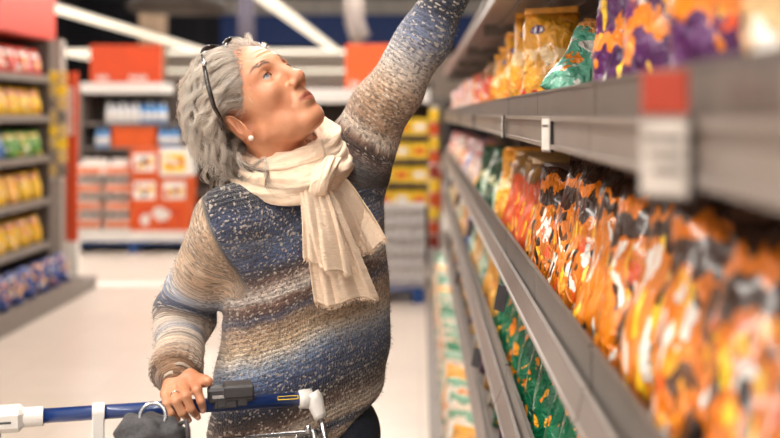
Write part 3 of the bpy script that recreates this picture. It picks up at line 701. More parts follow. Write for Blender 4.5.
# shelving further back, beyond the pallet displays
for i, (x0, x1, y, h, mat, lab) in enumerate(((-2.25, -0.75, 21.0, 1.95, 'orange', 'far low shelving with orange cartons behind the chin of the woman'), (-7.6, -5.4, 23.0, 2.1, 'card', 'far shelving with pale cartons behind the first red sign'), (-0.7, 0.6, 24.0, 2.05, 'card', 'far shelving with pale cartons behind the second red sign'), (-5.3, -3.4, 22.0, 2.15, 'card', 'far shelving with pale cartons behind the grey curls'))):
    g = empty('far_shelving', (x0, y, 0)); w = x1-x0
    MB().box((0, 0.55, 0), (w, 0.6, h-0.1)).build('back_panel', M['shelf'], g)
    for x in (0, w-0.04): MB().box((x, 0, 0), (x+0.04, 0.55, h-0.15)).build('upright', M['shelf'], g)
    for z in (0.12, 0.6, 1.05, 1.45): MB().box((0.04, 0, z-0.03), (w-0.04, 0.55, z)).build('shelf', M['shelf'], g)
    tag(g, lab, 'shelving')
    n = int((w-0.1)/0.35)
    for r_, z in enumerate((0.6, 1.05, 1.45)):
        for c in range(n):
            k = MB(); k.box((x0+0.06+c*0.35, y+0.02, z+0.0005), (x0+0.38+c*0.35, y+0.5, z+0.26), bev=0.004)
            mm = [M[mat], M['card'], M['orange'], M['can']][(c*2+r_*3+i) % 4] if z < 1.4 else M[mat]
            o = k.build('carton', mm); l = MB(); l.box((x0+0.12+c*0.35, y+0.015, z+0.06), (x0+0.32+c*0.35, y+0.02, z+0.18)); l.build('printed_label', M['white'] if mm is not M['card'] else M['orange'], o)
            tag(o, '%s carton from left, %s shelf, far shelving %s' % (ORD[c], ['second', 'third', 'top'][r_], lab.split('cartons ')[1]), 'carton', 'cartons on the far shelving %s' % lab.split('cartons ')[1])
# ------------------------------------------------------------------ implicit surfaces for the figure
def smin(a, b, k):
    if k <= 0: return np.minimum(a, b)
    h = np.clip(0.5+0.5*(b-a)/k, 0, 1); return b+(a-b)*h-k*h*(1-h)
def smax(a, b, k): return -smin(-a, -b, k)
def s_sphere(P, c, r): return np.linalg.norm(P-np.array(c), axis=1)-r
def s_ell(P, c, r, Rm=None):
    q = P-np.array(c)
    if Rm is not None: q = q @ Rm
    r = np.array(r, float); k0 = np.linalg.norm(q/r, axis=1); k1 = np.linalg.norm(q/(r*r), axis=1)+1e-9
    return np.where(k0 < 1e-6, -min(r), k0*(k0-1)/k1)
def s_cone(P, a, b, r1, r2):
    a = np.array(a, float); b = np.array(b, float); ab = b-a; t = np.clip(((P-a) @ ab)/(ab @ ab), 0, 1)
    return np.linalg.norm(P-a-t[:, None]*ab, axis=1)-(r1+(r2-r1)*t)
def rotm(ax, deg): return np.array(Matrix.Rotation(math.radians(deg), 3, ax))
class Prim:
    def __init__(s, fn, c, r, k=0.01, op='u'): s.fn = fn; s.c = np.array(c, float); s.r = r; s.k = k; s.op = op
def P_cone(a, b, r1, r2, k=0.01): a = np.array(a); b = np.array(b); return Prim(lambda P: s_cone(P, a, b, r1, r2), (a+b)/2, np.linalg.norm(a-b)/2+max(r1, r2), k)
def P_ell(c, r, k=0.01, Rm=None, op='u'): return Prim(lambda P: s_ell(P, c, r, Rm), c, max(r), k, op)
def ev(prims, P, c=None, rad=None):
    d = np.full(len(P), 1e3, np.float64)
    for p in prims:
        if c is not None and np.linalg.norm(p.c-c) > p.r+rad+p.k+0.03: continue
        v = p.fn(P)
        d = smin(d, v, p.k) if p.op == 'u' else smax(d, -v, p.k)
    return d
def surface(prims, h, lo, hi, post=None):
    """surface nets on sparse blocks -> vertices, quads"""
    B = 16; lo = np.array(lo, float); nb = np.ceil((np.array(hi)-lo)/(B*h)).astype(int)
    ax = np.arange(B+1); G = np.stack(np.meshgrid(ax, ax, ax, indexing='ij'), -1).reshape(-1, 3)
    half = B*h*0.8661; dims = nb*B+2; stx = np.array((dims[1]*dims[2], dims[2], 1), np.int64)
    keys = []; pos = []; edges = []
    bi = np.stack(np.meshgrid(*[np.arange(q) for q in nb], indexing='ij'), -1).reshape(-1, 3)
    cen = lo+(bi+0.5)*B*h
    dc = ev(prims, cen)
    act = np.where(np.abs(dc) < half*1.7+0.012)[0]
    corners = G.reshape(B+1, B+1, B+1, 3)
    for n in act:
        b = bi[n]; P = lo+(b*B+G)*h
        D = ev(prims, P, cen[n], half)
        if post is not None: D = post(P, D)
        if D.min() > 0 or D.max() < 0: continue
        D = D.reshape(B+1, B+1, B+1); S = D < 0
        cs = np.zeros((B, B, B), int)
        for i in (0, 1):
            for j in (0, 1):
                for k in (0, 1): cs += S[i:B+i, j:B+j, k:B+k]
        cell = np.argwhere((cs > 0) & (cs < 8))
        if len(cell) == 0: continue
        acc = np.zeros((len(cell), 3)); cnt = np.zeros(len(cell))
        off = [(i, j, k) for i in (0, 1) for j in (0, 1) for k in (0, 1)]
        val = {o: D[cell[:, 0]+o[0], cell[:, 1]+o[1], cell[:, 2]+o[2]] for o in off}
        for o in off:
            for a in range(3):
                if o[a] == 0:
                    q = list(o); q[a] = 1; q = tuple(q); v0 = val[o]; v1 = val[q]
                    m = (v0 < 0) != (v1 < 0); t = np.where(m, v0/(v0-v1+1e-15), 0)
                    p = np.array(o, float)[None, :]+np.zeros((len(cell), 3)); p[:, a] += t
                    acc += p*m[:, None]; cnt += m
        pos.append(lo+(b*B+cell+acc/cnt[:, None])*h); keys.append(((b*B+cell) @ stx))
        for a in range(3):
            sl0 = [slice(0, B)]*3; sl1 = [slice(0, B)]*3; sl1[a] = slice(1, B+1)
            s0 = S[tuple(sl0)]; s1 = S[tuple(sl1)]; e = np.argwhere(s0 != s1)
            if len(e): edges.append((a, (b*B+e), s0[e[:, 0], e[:, 1], e[:, 2]]))
    keys = np.concatenate(keys); pos = np.concatenate(pos); od = np.argsort(keys); keys = keys[od]; pos = pos[od]
    Q = []
    for a, e, s in edges:
        b1 = np.zeros(3, int); c1 = np.zeros(3, int); b1[(a+1) % 3] = 1; c1[(a+2) % 3] = 1
        ok = (e[:, (a+1) % 3] > 0) & (e[:, (a+2) % 3] > 0); e = e[ok]; s = s[ok]
        kk = [(e-b1-c1) @ stx, (e-c1) @ stx, e @ stx, (e-b1) @ stx]; idx = []; good = np.ones(len(e), bool)
        for q in kk:
            i = np.searchsorted(keys, q); i = np.minimum(i, len(keys)-1); good &= keys[i] == q; idx.append(i)
        F = np.stack(idx, 1); F = np.where(s[:, None], F, F[:, ::-1]); Q.append(F[good])
    return pos, np.concatenate(Q)

# ------------------------------------------------------------------ the woman: frame and joints
unit = lambda v: np.array(v, float)/np.linalg.norm(v)
FW = np.array((0.77, -0.64, 0.0)); LF = np.array((0.64, 0.77, 0.0))
HIP = np.array((-0.246, 2.235, 0.92)); SHO = np.array((-0.262, 2.14, 1.40))
SR = np.array((-0.356, 2.03, 1.348)); ER = np.array((-0.476, 2.19, 1.150)); WR = np.array((-0.457, 2.030, 1.070))
SL = np.array((-0.142, 2.25, 1.458)); EL = np.array((0.008, 2.205, 1.702)); WL = np.array((0.122, 2.19, 1.920))
SEC = [(0.885, .196, .150), (0.91, .206, .158), (0.95, .205, .152), (1.05, .197, .142), (1.15, .190, .135), (1.25, .186, .128), (1.33, .172, .112), (1.40, .135, .088), (1.46, .085, .07)]
def f_torso(P):
    z = P[:, 2]; t = np.clip((z-0.9)/0.5, 0, 1)
    cx = np.interp(z, [.9, 1.15, 1.4], [-.247, -.236, -.255]); cy = np.interp(z, [.9, 1.15, 1.4], [2.235, 2.22, 2.145])
    qx = P[:, 0]-cx; qy = P[:, 1]-cy
    l = qx*LF[0]+qy*LF[1]; f = qx*FW[0]+qy*FW[1]
    zs = [s[0] for s in SEC]; a = np.interp(z, zs, [s[1] for s in SEC]); b = np.interp(z, zs, [s[2] for s in SEC])
    f = f-0.008*np.exp(-((z-1.2)/.12)**2)
    k = np.sqrt((l/a)**2+(f/b)**2)+1e-9; r = np.sqrt(l*l+f*f); d = r*(1-1/k)
    zb = 0.890+0.10*np.maximum(qx, -0.1)+2.6*np.maximum(qx, 0)**2          # hem sits lower on the image left
    d = smax(d, np.maximum(zb-z, z-1.46), 0.02)
    # soft folds
    d = d+0.0035*np.sin(z*46+qx*26+qy*12)*np.exp(-((z-1.0)/.16)**2)+0.003*np.sin(z*30-qx*34)*np.exp(-((z-1.25)/.12)**2)
    return d
# head frame
pit, yaw = math.radians(38), math.radians(40); HS = 0.001*1.03
hf = np.array((math.cos(pit)*math.cos(yaw), -math.cos(pit)*math.sin(yaw), math.sin(pit)))
hu = np.array((-math.sin(pit)*math.cos(yaw), math.sin(pit)*math.sin(yaw), math.cos(pit)))
hl = np.cross(hu, hf); rho = math.radians(20.5)      # the head leans over to her right shoulder
hl, hu = hl*math.cos(rho)+hu*math.sin(rho), hu*math.cos(rho)-hl*math.sin(rho)
HR = np.stack((hf, hl, hu), 1); HO = WY(264.5, 109.5, 2.07)
def h2w(q): return HO+(np.array(q, float)*HS) @ HR.T
def w2h(P): return ((P-HO) @ HR)/HS
def f_head(P):
    q = w2h(P); m = q.copy(); m[:, 1] = np.abs(m[:, 1])          # mirrored half for paired features
    d = s_ell(q, (-8, 0, 50), (97, 74, 78))
    d = smin(d, s_ell(q, (36, 0, 2), (53, 61, 86)), 24)
    d = smin(d, s_cone(m, (4, 48, -42), (62, 20, -74), 17, 15), 22)
    d = smin(d, s_ell(q, (70, 0, -76), (17, 21, 17)), 16)
    d = smin(d, s_ell(q, (34, 0, -70), (42, 36, 20)), 22)
    d = smin(d, s_ell(m, (38, 38, -54), (24, 15, 22)), 14)        # jowl
    d = smin(d, s_cone(m, (80, 8, 47), (66, 42, 43), 11, 11), 12)  # brow
    d = smin(d, s_ell(m, (60, 41, 0), (23, 20, 19)), 14)          # cheek
    d = smin(d, s_ell(q, (72, 0, -40), (23, 30, 26)), 12)         # muzzle
    d = smax(d, -s_ell(m, (91, 33, 27), (20, 19, 14)), 8)         # eye socket
    d = smin(d, s_sphere(m, (66, 32, 27), 16.8), 4)               # lids
    d = smax(d, -s_ell(m, (83, 33, 26.5), (14, 14.5, 5.8)), 1.4)  # opening
    d = smax(d, -s_cone(m, (80, 20, 35), (68, 47, 33), 1.6, 1.6), 3)
    d = smin(d, s_cone(m, (80, 20, 14), (71, 45, 16), 3.5, 3.5), 4); d = smax(d, -s_cone(m, (80, 19, 8), (68, 45, 9), 1.4, 1.2), 3)
    for za, zb in ((27, 34), (24, 24), (20, 13)): d = smax(d, -s_cone(m, (63, 51, za), (50, 60, zb), 1.1, .8), 2.5)
    for zf in (66, 76, 86): d = smax(d, -(np.sqrt((m[:, 2]-zf-0.002*m[:, 1]**2)**2+(s_ell(q, (-8, 0, 50), (97, 74, 78)))**2)-0.55+0.012*m[:, 1]), 2.5)
    d = smin(d, s_cone(q, (86, 0, 42), (102, 0, -2), 8, 10), 9)
    d = smin(d, s_ell(q, (104, 0, -7), (14, 13.5, 12.5)), 6)
    d = smin(d, s_ell(m, (93, 13.5, -13), (12, 8.5, 9)), 5)
    d = smax(d, -s_ell(m, (100, 7, -21), (6, 4, 5)), 2.5)
    d = smax(d, -s_cone(m, (92, 18, -12), (80, 31, -40), 2.0, 2.0), 7)    # smile fold
    d = smin(d, s_cone(m, (91.5, 5, -38.5), (81, 23, -43.5), 3.6, 2.0), 5)
    d = smin(d, s_ell(q, (87, 0, -49.5), (6.5, 18, 4.5)), 5)
    d = smax(d, -s_cone(m, (98, 0, -43.5), (80, 25, -46), 1.5, 1.2), 2.0)
    d = smax(d, -s_ell(q, (92, 0, -63), (7, 18, 4)), 6)
    Re = rotm('Y', -14) @ rotm('Z', 16)
    e = s_ell(m, (-12, 80, -4), (18.5, 6.0, 31), Re)
    e = smax(e, -s_ell(m, (-7, 86, 0), (11, 6.5, 20), Re), 3)
    e = smin(e, s_ell(m, (-3, 79, -29), (8, 5, 8.5)), 4)
    e = smin(e, s_cone(m, (-14, 84, 16), (-13, 83, -16), 2.6, 2.6), 3)
    d = smin(d, e, 4)
    return d*HS
body = []
body.append(Prim(f_head, h2w((10, 0, 5)), 0.16, 0.0))
nk0 = h2w((-22, 0, -34)); nk1 = SHO+np.array((0.01, -0.015, 0.0))
body.append(P_cone(nk0, nk1, 0.053, 0.062, 0.025))
for s_ in (-1, 1): body.append(P_cone(h2w((-22, s_*58, -22)), nk1+FW*0.055+LF*s_*0.018, 0.012, 0.011, 0.02))
body.append(Prim(lambda P: smax(f_torso(P)+0.035, P[:, 2]-1.40, 0.02), (-.25, 2.19, 1.17), 0.40, 0.03))
body += [P_cone(SHO-np.array((0, 0, .05)), SR, 0.05, 0.045, 0.04), P_cone(SR, ER, 0.044, 0.036, 0.02), P_cone(ER, WR, 0.036, 0.026, 0.015)]
body += [P_cone(SHO-np.array((0, 0, .02)), SL, 0.05, 0.045, 0.04), P_cone(SL, EL, 0.044, 0.036, 0.02), P_cone(EL, WL, 0.036, 0.026, 0.015)]
FT = {}
for s_ in (-1, 1):
    hip = HIP+LF*s_*0.09+np.array((0, 0, -0.06)); kn = hip+np.array((0, 0, -0.40))+FW*0.03+LF*s_*0.01; an = kn+np.array((0, 0, -0.385))-FW*0.03
    body += [P_cone(HIP, hip, 0.11, 0.085, 0.05), P_cone(hip, kn, 0.075, 0.05, 0.03), P_cone(kn, an, 0.048, 0.032, 0.02), P_cone(an, an+FW*0.13+np.array((0, 0, -0.045)), 0.032, 0.024, 0.02)]
    FT[s_] = (hip, kn, an)
# right hand on the bar
BARZ = EYE-0.53
def on_bar(x): p = 0.0; P0 = np.array(((40-420)/570., FPX/570., BARZ)); P1 = np.array(((300-420)/538., FPX/538., BARZ)); return P0, P1
BP0, BP1 = on_bar(0); BD = unit(BP1-BP0)
def hp(x, y, dy):                  # point near the bar, dy = metres behind (+) or in front (-) of its axis
    Yb = BP0[1]+(BP1[1]-BP0[1])*(x-40)/260.0
    return WY(x, y, Yb+dy)
fing = {
 'index': [hp(195, 383, .016), hp(197, 390, -.026), hp(201, 401, -.033), hp(203, 409, -.024)],
 'middle': [hp(184.5, 386, .018), hp(186, 396, -.030), hp(191, 409, -.033), hp(197, 416, -.018)],
 'ring': [hp(175, 390, .018), hp(176, 401, -.029), hp(182, 413, -.031), hp(188, 419, -.016)],
 'little': [hp(166, 394, .014), hp(166.5, 404, -.022), hp(171, 413, -.026), hp(177, 418, -.013)]}
rad = {k_: tuple(r_*0.88 for r_ in v_) for k_, v_ in {'index': (.0108, .0096, .0086, .0074), 'middle': (.0110, .0098, .0088, .0076), 'ring': (.0106, .0094, .0084, .0072), 'little': (.0098, .0084, .0074, .0064)}.items()}
def f_hand(P):
    d = s_cone(P, WR, (WR+fing['middle'][0])/2*0.5+WR*0.5, 0.027, 0.026)
    for n in ('index', 'middle', 'ring', 'little'):
        d = smin(d, s_cone(P, WR*0.75+fing[n][0]*0.25, fing[n][0], 0.017, 0.0108), 0.006)
    for a, b in (('index', 'middle'), ('middle', 'ring'), ('ring', 'little')):
        d = smin(d, s_cone(P, fing[a][0], fing[b][0], 0.0080, 0.0080), 0.005)
    fd = None
    for n in ('index', 'middle', 'ring', 'little'):
        q = fing[n]; r = rad[n]; f = s_cone(P, q[0], q[1], r[0], r[1])
        f = smin(f, s_cone(P, q[1], q[2], r[1], r[2]), 0.003); f = smin(f, s_cone(P, q[2], q[3], r[2], r[3]), 0.003)
        f = smin(f, s_sphere(P, q[1], r[1]*1.08), 0.003); f = smin(f, s_sphere(P, q[0]+np.array((0, -.002, .003)), r[0]*1.02), 0.004)
        fd = f if fd is None else smin(fd, f, 0.0006)
    d = smin(d, fd, 0.003)
    t = [hp(190, 378, .035), hp(199, 380, .020), hp(204, 381, .004), hp(208, 381.5, -.008)]
    f = s_cone(P, WR, t[0], 0.018, 0.0155); f = smin(f, s_cone(P, t[0], t[1], 0.015, 0.0118), 0.008); f = smin(f, s_cone(P, t[1], t[2], 0.0115, 0.0112), 0.004); f = smin(f, s_cone(P, t[2], t[3], 0.011, 0.0092), 0.004)
    return smin(d, f, 0.006)
body.append(Prim(f_hand, (WR+fing['middle'][1])/2, 0.10, 0.012))
# left hand, open, reaching for the top shelf
ud = unit(WL-EL); la = unit(np.array((0.75, -0.2, 0.45))); lb = unit(np.cross(la, (0, 1.0, 0.2)))
def f_lhand(P):
    pc = WL+ud*0.05; d = s_cone(P, WL, pc, 0.025, 0.028)
    wv = unit((0.15, -0.95, 0.1))
    for i, (ln, sp) in enumerate(((.072, .030), (.080, .010), (.074, -.010), (.058, -.029))):
        k0 = WL+ud*0.085+wv*sp; k1 = k0+unit(ud*0.7+np.array((.6, 0, 0)))*ln*.45; k2 = k1+unit(ud*0.2+np.array((.9, 0, -.05)))*ln*.32; k3 = k2+unit(np.array((.8, 0, -.5)))*ln*.25
        d = smin(d, s_cone(P, pc, k0, 0.018, 0.0115), 0.010)
        f = smin(smin(s_cone(P, k0, k1, .0105, .0092), s_cone(P, k1, k2, .0092, .0082), .003), s_cone(P, k2, k3, .0082, .007), .003)
        d = smin(d, f, 0.003)
    t0 = WL+ud*0.03+wv*0.03; t1 = t0+unit(ud*.5+wv*.7+np.array((.5, 0, 0)))*.035; t2 = t1+unit(ud*.4+wv*.1+np.array((.8, 0, 0)))*.03
    d = smin(d, s_cone(P, WL+ud*0.02, t0, .016, .014), .008); d = smin(d, s_cone(P, t0, t1, .0135, .0112), .006); return smin(d, s_cone(P, t1, t2, .011, .009), .004)
body.append(Prim(f_lhand, WL+ud*0.08+np.array((.03, 0, 0)), 0.14, 0.01))

def skin_mat(name, base, blot, lo=None):
    m, nt, b = new_mat(name)
    tc = N(nt, 'ShaderNodeTexCoord'); n1 = N(nt, 'ShaderNodeTexNoise'); n1.inputs['Scale'].default_value = 22; n1.inputs['Detail'].default_value = 4
    L(nt, tc.outputs['Object'], n1.inputs['Vector']); r = ramp(nt, [(0.32, base), (0.75, blot)]); L(nt, n1.outputs['Fac'], r.inputs[0])
    at = N(nt, 'ShaderNodeAttribute', attribute_name='tone'); L(nt, mixc(nt, at.outputs['Fac'], r.outputs[0], rgb(160, 88, 68)), mixc_in := N(nt, 'ShaderNodeMix', data_type='RGBA').inputs[6]); mxn = mixc_in.node; at2 = N(nt, 'ShaderNodeAttribute', attribute_name='scalp'); L(nt, at2.outputs['Fac'], mxn.inputs[0]); mxn.inputs[7].default_value = rgb(168, 154, 144); L(nt, mxn.outputs[2], b.inputs['Base Color']); b.inputs['Roughness'].default_value = 0.42
    b.inputs['Subsurface Weight'].default_value = 0.12; b.inputs['Subsurface Radius'].default_value = (0.012, 0.005, 0.003); b.inputs['Subsurface Scale'].default_value = 0.5
    n2 = N(nt, 'ShaderNodeTexNoise'); n2.inputs['Scale'].default_value = 130; n2.inputs['Detail'].default_value = 4; L(nt, tc.outputs['Object'], n2.inputs['Vector'])
    bp = N(nt, 'ShaderNodeBump'); bp.inputs['Strength'].default_value = 0.35; bp.inputs['Distance'].default_value = 0.0012; L(nt, n2.outputs['Fac'], bp.inputs['Height']); L(nt, bp.outputs[0], b.inputs['Normal'])
    return m
M['skin'] = skin_mat('skin', rgb(208, 150, 114), rgb(188, 118, 84))
M['lips'] = skin_mat('lips', rgb(198, 120, 104), rgb(188, 108, 96))
M['scalp'] = plain('grey_scalp_hair', rgb(150, 138, 128), 0.7, 0, 0.12, 120, bump=0.6)
M['nail'] = plain('nail', rgb(226, 176, 156), 0.25)
woman = empty('person', (HIP[0], HIP[1], 0))
PO = np.array((HIP[0], HIP[1], 0.0))
def attach(V): return V-PO
V, F = surface(body, 0.0024, (-0.62, 1.85, 0.0), (0.30, 2.50, 2.12))
fc = V[F].mean(1); q = w2h(fc); mi = np.zeros(len(F), int)
ay = np.abs(q[:, 1])
qv = w2h(V); av = np.abs(qv[:, 1])
lipmask = np.clip((25-av)/6, 0, 1)*np.clip((qv[:, 0]-70)/4, 0, 1)*np.clip((-34.8-0.17*av+0.05*np.maximum(0, 5-av)**1.2-qv[:, 2])/3.5+.4, 0, 1)*np.clip((qv[:, 2]+54.0-0.36*av)/3.5+.4, 0, 1)
flush = 0.35*np.exp(-(((qv[:, 0]-108)/14)**2+((qv[:, 1])/16)**2+((qv[:, 2]+8)/14)**2))+0.16*np.exp(-(((av-44)/18)**2+((qv[:, 2]+6)/16)**2+((qv[:, 0]-62)/25)**2))
def hairline(z): return np.interp(z, [-60, -35, -20, 0, 14, 30, 45, 60, 75, 90, 105, 118, 130], [-85, -62, -34, -14, 14, 36, 47, 54, 59, 63, 58, 40, 0])
qv = w2h(V); sk = s_ell(qv, (-8, 0, 50), (97, 74, 78))
scalp = np.clip((hairline(qv[:, 2])-2+3*np.sin(qv[:, 2]*0.7)+2*np.sin(qv[:, 2]*1.9)-qv[:, 0])/12, 0, 1)*(np.abs(sk) < 9)*(qv[:, 2] > -40)*(s_ell(qv, (-10, 0, 0), (24, 200, 36)) > 0)
bo = big_mesh('body', attach(V), F, [M['skin'], M['lips'], M['scalp']], woman, True, mi)
la_ = bo.data.attributes.new('tone', 'FLOAT', 'POINT'); la_.data.foreach_set('value', np.clip(lipmask+flush*(1-lipmask), 0, 1).astype(np.float32))
lb_ = bo.data.attributes.new('scalp', 'FLOAT', 'POINT'); lb_.data.foreach_set('value', scalp.astype(np.float32))
tag(woman, 'grey haired woman in striped sweater and cream scarf reaching up to the shelf', 'person'); 
# eyes
def eye(s_):
    c = h2w((66, s_*32, 27)); g_ = unit(hf*0.9+hu*0.26+hl*(-0.16)); V = []; F = []; mi = []
    e1 = unit(np.cross(g_, hu)); e2 = np.cross(e1, g_); r = 0.0141*1.03; n = 32; rings = [0, 4, 9.5, 13, 20, 24, 26, 34, 46, 60, 80, 105, 140]
    for th in rings:
        t = math.radians(th); rr = r*(1.03 if th < 22 else 1.0)
        for k in range(n): V.append(c+rr*(math.cos(t)*g_+math.sin(t)*(math.cos(2*PI*k/n)*e1+math.sin(2*PI*k/n)*e2)))
    for i in range(len(rings)-1):
        for k in range(n):
            l = (k+1) % n; F.append((i*n+k, i*n+l, (i+1)*n+l, (i+1)*n+k)); th = rings[i]; mi.append(0 if th < 9 else 1 if th < 24 else 2)
    o = big_mesh('eye', attach(np.array(V)), np.array(F), [M['black'], plain('iris', rgb(120, 132, 140), 0.15, 0, 0.2, 300, coat=0.8), plain('eye_white', rgb(200, 184, 174), 0.2, 0, 0.02, coat=0.8)], woman, True, mi)
    return o
eye(-1); eye(1)
def strand_mesh(name, P, Rd, mats, parent, mi=None, n=3):
    """P (S, K, 3) polylines, Rd (S, K) radii"""
    S, K, _ = P.shape; T = np.gradient(P, axis=1); T /= np.linalg.norm(T, axis=2, keepdims=True)+1e-12
    ref = np.zeros_like(T); ref[..., 1] = 1.0; e1 = np.cross(T, ref); e1 /= np.linalg.norm(e1, axis=2, keepdims=True)+1e-9; e2 = np.cross(T, e1)
    ang = np.arange(n)*2*PI/n
    V = P[:, :, None, :]+Rd[:, :, None, None]*(np.cos(ang)[None, None, :, None]*e1[:, :, None, :]+np.sin(ang)[None, None, :, None]*e2[:, :, None, :])
    idx = np.arange(S*K*n).reshape(S, K, n); a = idx[:, :-1]; b = idx[:, 1:]
    F = np.stack((a, np.roll(a, -1, 2), np.roll(b, -1, 2), b), -1).reshape(-1, 4)
    fm = None if mi is None else np.repeat(np.asarray(mi), (K-1)*n)
    return big_mesh(name, attach(V.reshape(-1, 3)), F, mats, parent, True, fm)
rg = np.random.RandomState(3)
def brow(s_):
    P = []
    for i in range(80):
        t = rg.rand(); a = np.array((83-22*t**1.5, s_*(12+34*t), 47+6*math.sin(t*2.4)+rg.uniform(-5, 5)))
        d = unit((-0.3*t, s_*0.8, 0.5-0.9*t)); ln = rg.uniform(5, 9)
        o = unit(a-np.array((30, 0, 30))); st = [a+d*ln*k/4+o*(0.8*math.sin(k/4*2.2)) for k in range(5)]
        P.append([h2w(x) for x in st])
    P = np.array(P)
    for s in range(len(P)):                     # drop each hair onto the skin
        for _ in range(4):
            d0 = f_head(P[s]); P[s] -= ((d0-0.0006)[:, None])*unit(hf*0.9+hl*s_*0.4)
    strand_mesh('eyebrow', P, np.tile(np.linspace(.00035, .00015, 5), (len(P), 1)), [plain('grey_brow_hair', rgb(136, 118, 106), 0.6)], woman)
brow(-1); brow(1)
for s_ in (-1, 1):                              # lash line along the upper lid
    P = []
    for k in range(9):
        t = k/8; y = 32+12.5*(2*t-1); z = 27+5.2*math.sqrt(max(0, 1-(2*t-1)**2)); x = 66+math.sqrt(max(1, 17.0**2-(y-32)**2-(z-27)**2)); P.append(h2w((x, s_*y, z)))
    m_ = MB(); m_.tube([attach(p) for p in P], 0.0010, 6); m_.build('eyelashes', M['frame'], woman, True)
# finger nails, ring, earring
for n_ in ('index', 'middle', 'ring', 'little'):
    q = fing[n_]; d = unit(q[3]-q[2]); out = unit(np.array((0.1, -1, 0.25))-d*np.dot(np.array((0.1, -1, 0.25)), d)); sd = np.cross(d, out); c = q[3]+out*rad[n_][3]*0.86-d*0.001
    m_ = MB(); V = []
    for i in range(5):
        for j in range(5):
            u = (i-2)/2; v = (j-2)/2; V.append(attach(c+sd*u*0.0046*(1-0.15*max(v, 0)**2)+d*v*0.0055-out*0.0016*u*u+out*0.0006))
    m_.add(V, [(i*5+j, i*5+j+1, i*5+j+6, i*5+j+5) for i in range(4) for j in range(4)]); o = m_.build('fingernail', M['nail'], woman, True)
    so = o.modifiers.new('thick', 'SOLIDIFY'); so.thickness = 0.0006
q = fing['ring']; c = q[0]*0.42+q[1]*0.58; d = unit(q[1]-q[0]); e1 = unit(np.cross(d, (0, 0, 1.0))); e2 = np.cross(d, e1); r_ = 0.0095
m_ = MB(); m_.tube([attach(c+r_*(math.cos(t)*e1+math.sin(t)*e2)) for t in np.linspace(0, 2*PI, 24, endpoint=False)], 0.0011, 8, closed=True); m_.build('finger_ring', M['gold'], woman, True)
m_ = MB(); c = h2w((-1, -85, -37)); m_.sphere(attach(c), 0.0052, 16, 10); e_ = m_.build('pearl_earring', M['pearl'], woman, True); e_['label'] = 'pearl stud in the ear lobe'

# ------------------------------------------------------------------ sweater
SWT = []
SWT.append(Prim(f_torso, (-.25, 2.19, 1.17), 0.40, 0.03))
SWT.append(P_cone(SHO-np.array((0, 0, .06)), SR+np.array((0, 0, -.005)), 0.085, 0.066, 0.05))
SWT.append(P_cone(SHO+np.array((.02, 0.02, -.05)), SL-np.array((0, 0, .012)), 0.085, 0.074, 0.05))
SWT.append(P_cone(SL+np.array((-.012, .01, -.05)), np.array((-.152, 2.255, 1.08)), 0.078, 0.082, 0.04))
armR = [SR, ER, WR]; armL = [SL, EL, WL]
def along(P, ch):
    a, b, c = ch; l1 = np.linalg.norm(b-a); l2 = np.linalg.norm(c-b)
    t1 = ((P-a) @ (b-a))/l1; t2 = ((P-b) @ (c-b))/l2
    d1 = np.linalg.norm(P-a-np.clip(t1, 0, l1)[:, None]*(b-a)/l1, axis=1); d2 = np.linalg.norm(P-b-np.clip(t2, 0, l2)[:, None]*(c-b)/l2, axis=1)
    w = 1/(1+np.exp((d1-d2)/0.012)); return t1*w+(l1+np.maximum(t2, -.05))*(1-w), np.minimum(d1, d2)
def f_armR(P):
    d = smin(s_cone(P, SR, ER, 0.066, 0.057), s_cone(P, ER, WR+0*ud, 0.056, 0.043), 0.025)
    s, _ = along(P, armR)
    d = d+0.0048*np.sin(s*70+P[:, 2]*18+P[:, 0]*15)*np.exp(-((s-.30)/.13)**2)
    d = d-0.006*np.exp(-((s-.285)/.022)**2)
    return d
def cuff(P, c, ax, r, w, th):
    q = P-c; t = q @ ax; rr = np.linalg.norm(q-t[:, None]*ax, axis=1); return np.sqrt(np.maximum(np.abs(t)-w, 0)**2+(rr-r)**2)-th
dR = unit(WR-ER)
def f_cuffR(P):
    c = WR-dR*0.006; d = cuff(P, c, dR, 0.037, 0.011, 0.0128)
    q = P-c; e1 = unit(np.cross(dR, (0, 0, 1.0))); e2 = np.cross(dR, e1); th = np.arctan2(q @ e2, q @ e1)
    return d-0.0016*np.sin(th*24)
def f_armL(P):
    d = smin(s_cone(P, SL, EL, 0.074, 0.051), s_cone(P, EL, WL, 0.050, 0.040), 0.03)
    s, _ = along(P, armL)
    return d+0.0042*np.sin(s*62-P[:, 0]*24)*np.exp(-((s-.13)/.13)**2)
dL = unit(WL-EL)
SWT.append(Prim(f_armR, (SR+WR)/2, 0.25, 0.022))
SWT.append(Prim(f_cuffR, WR-dR*.006, 0.07, 0.006))
SWT.append(Prim(f_armL, (SL+WL)/2, 0.36, 0.035))
SWT.append(Prim(lambda P: cuff(P, WL-dL*0.006, dL, 0.033, 0.012, 0.010), WL-dL*.006, 0.07, 0.006))
V, F = surface(SWT, 0.0036, (-0.62, 1.85, 0.85), (0.30, 2.50, 2.0))
def C(*s): return np.array([[lin(v) for v in q[1:]] for q in s]), [q[0] for q in s]
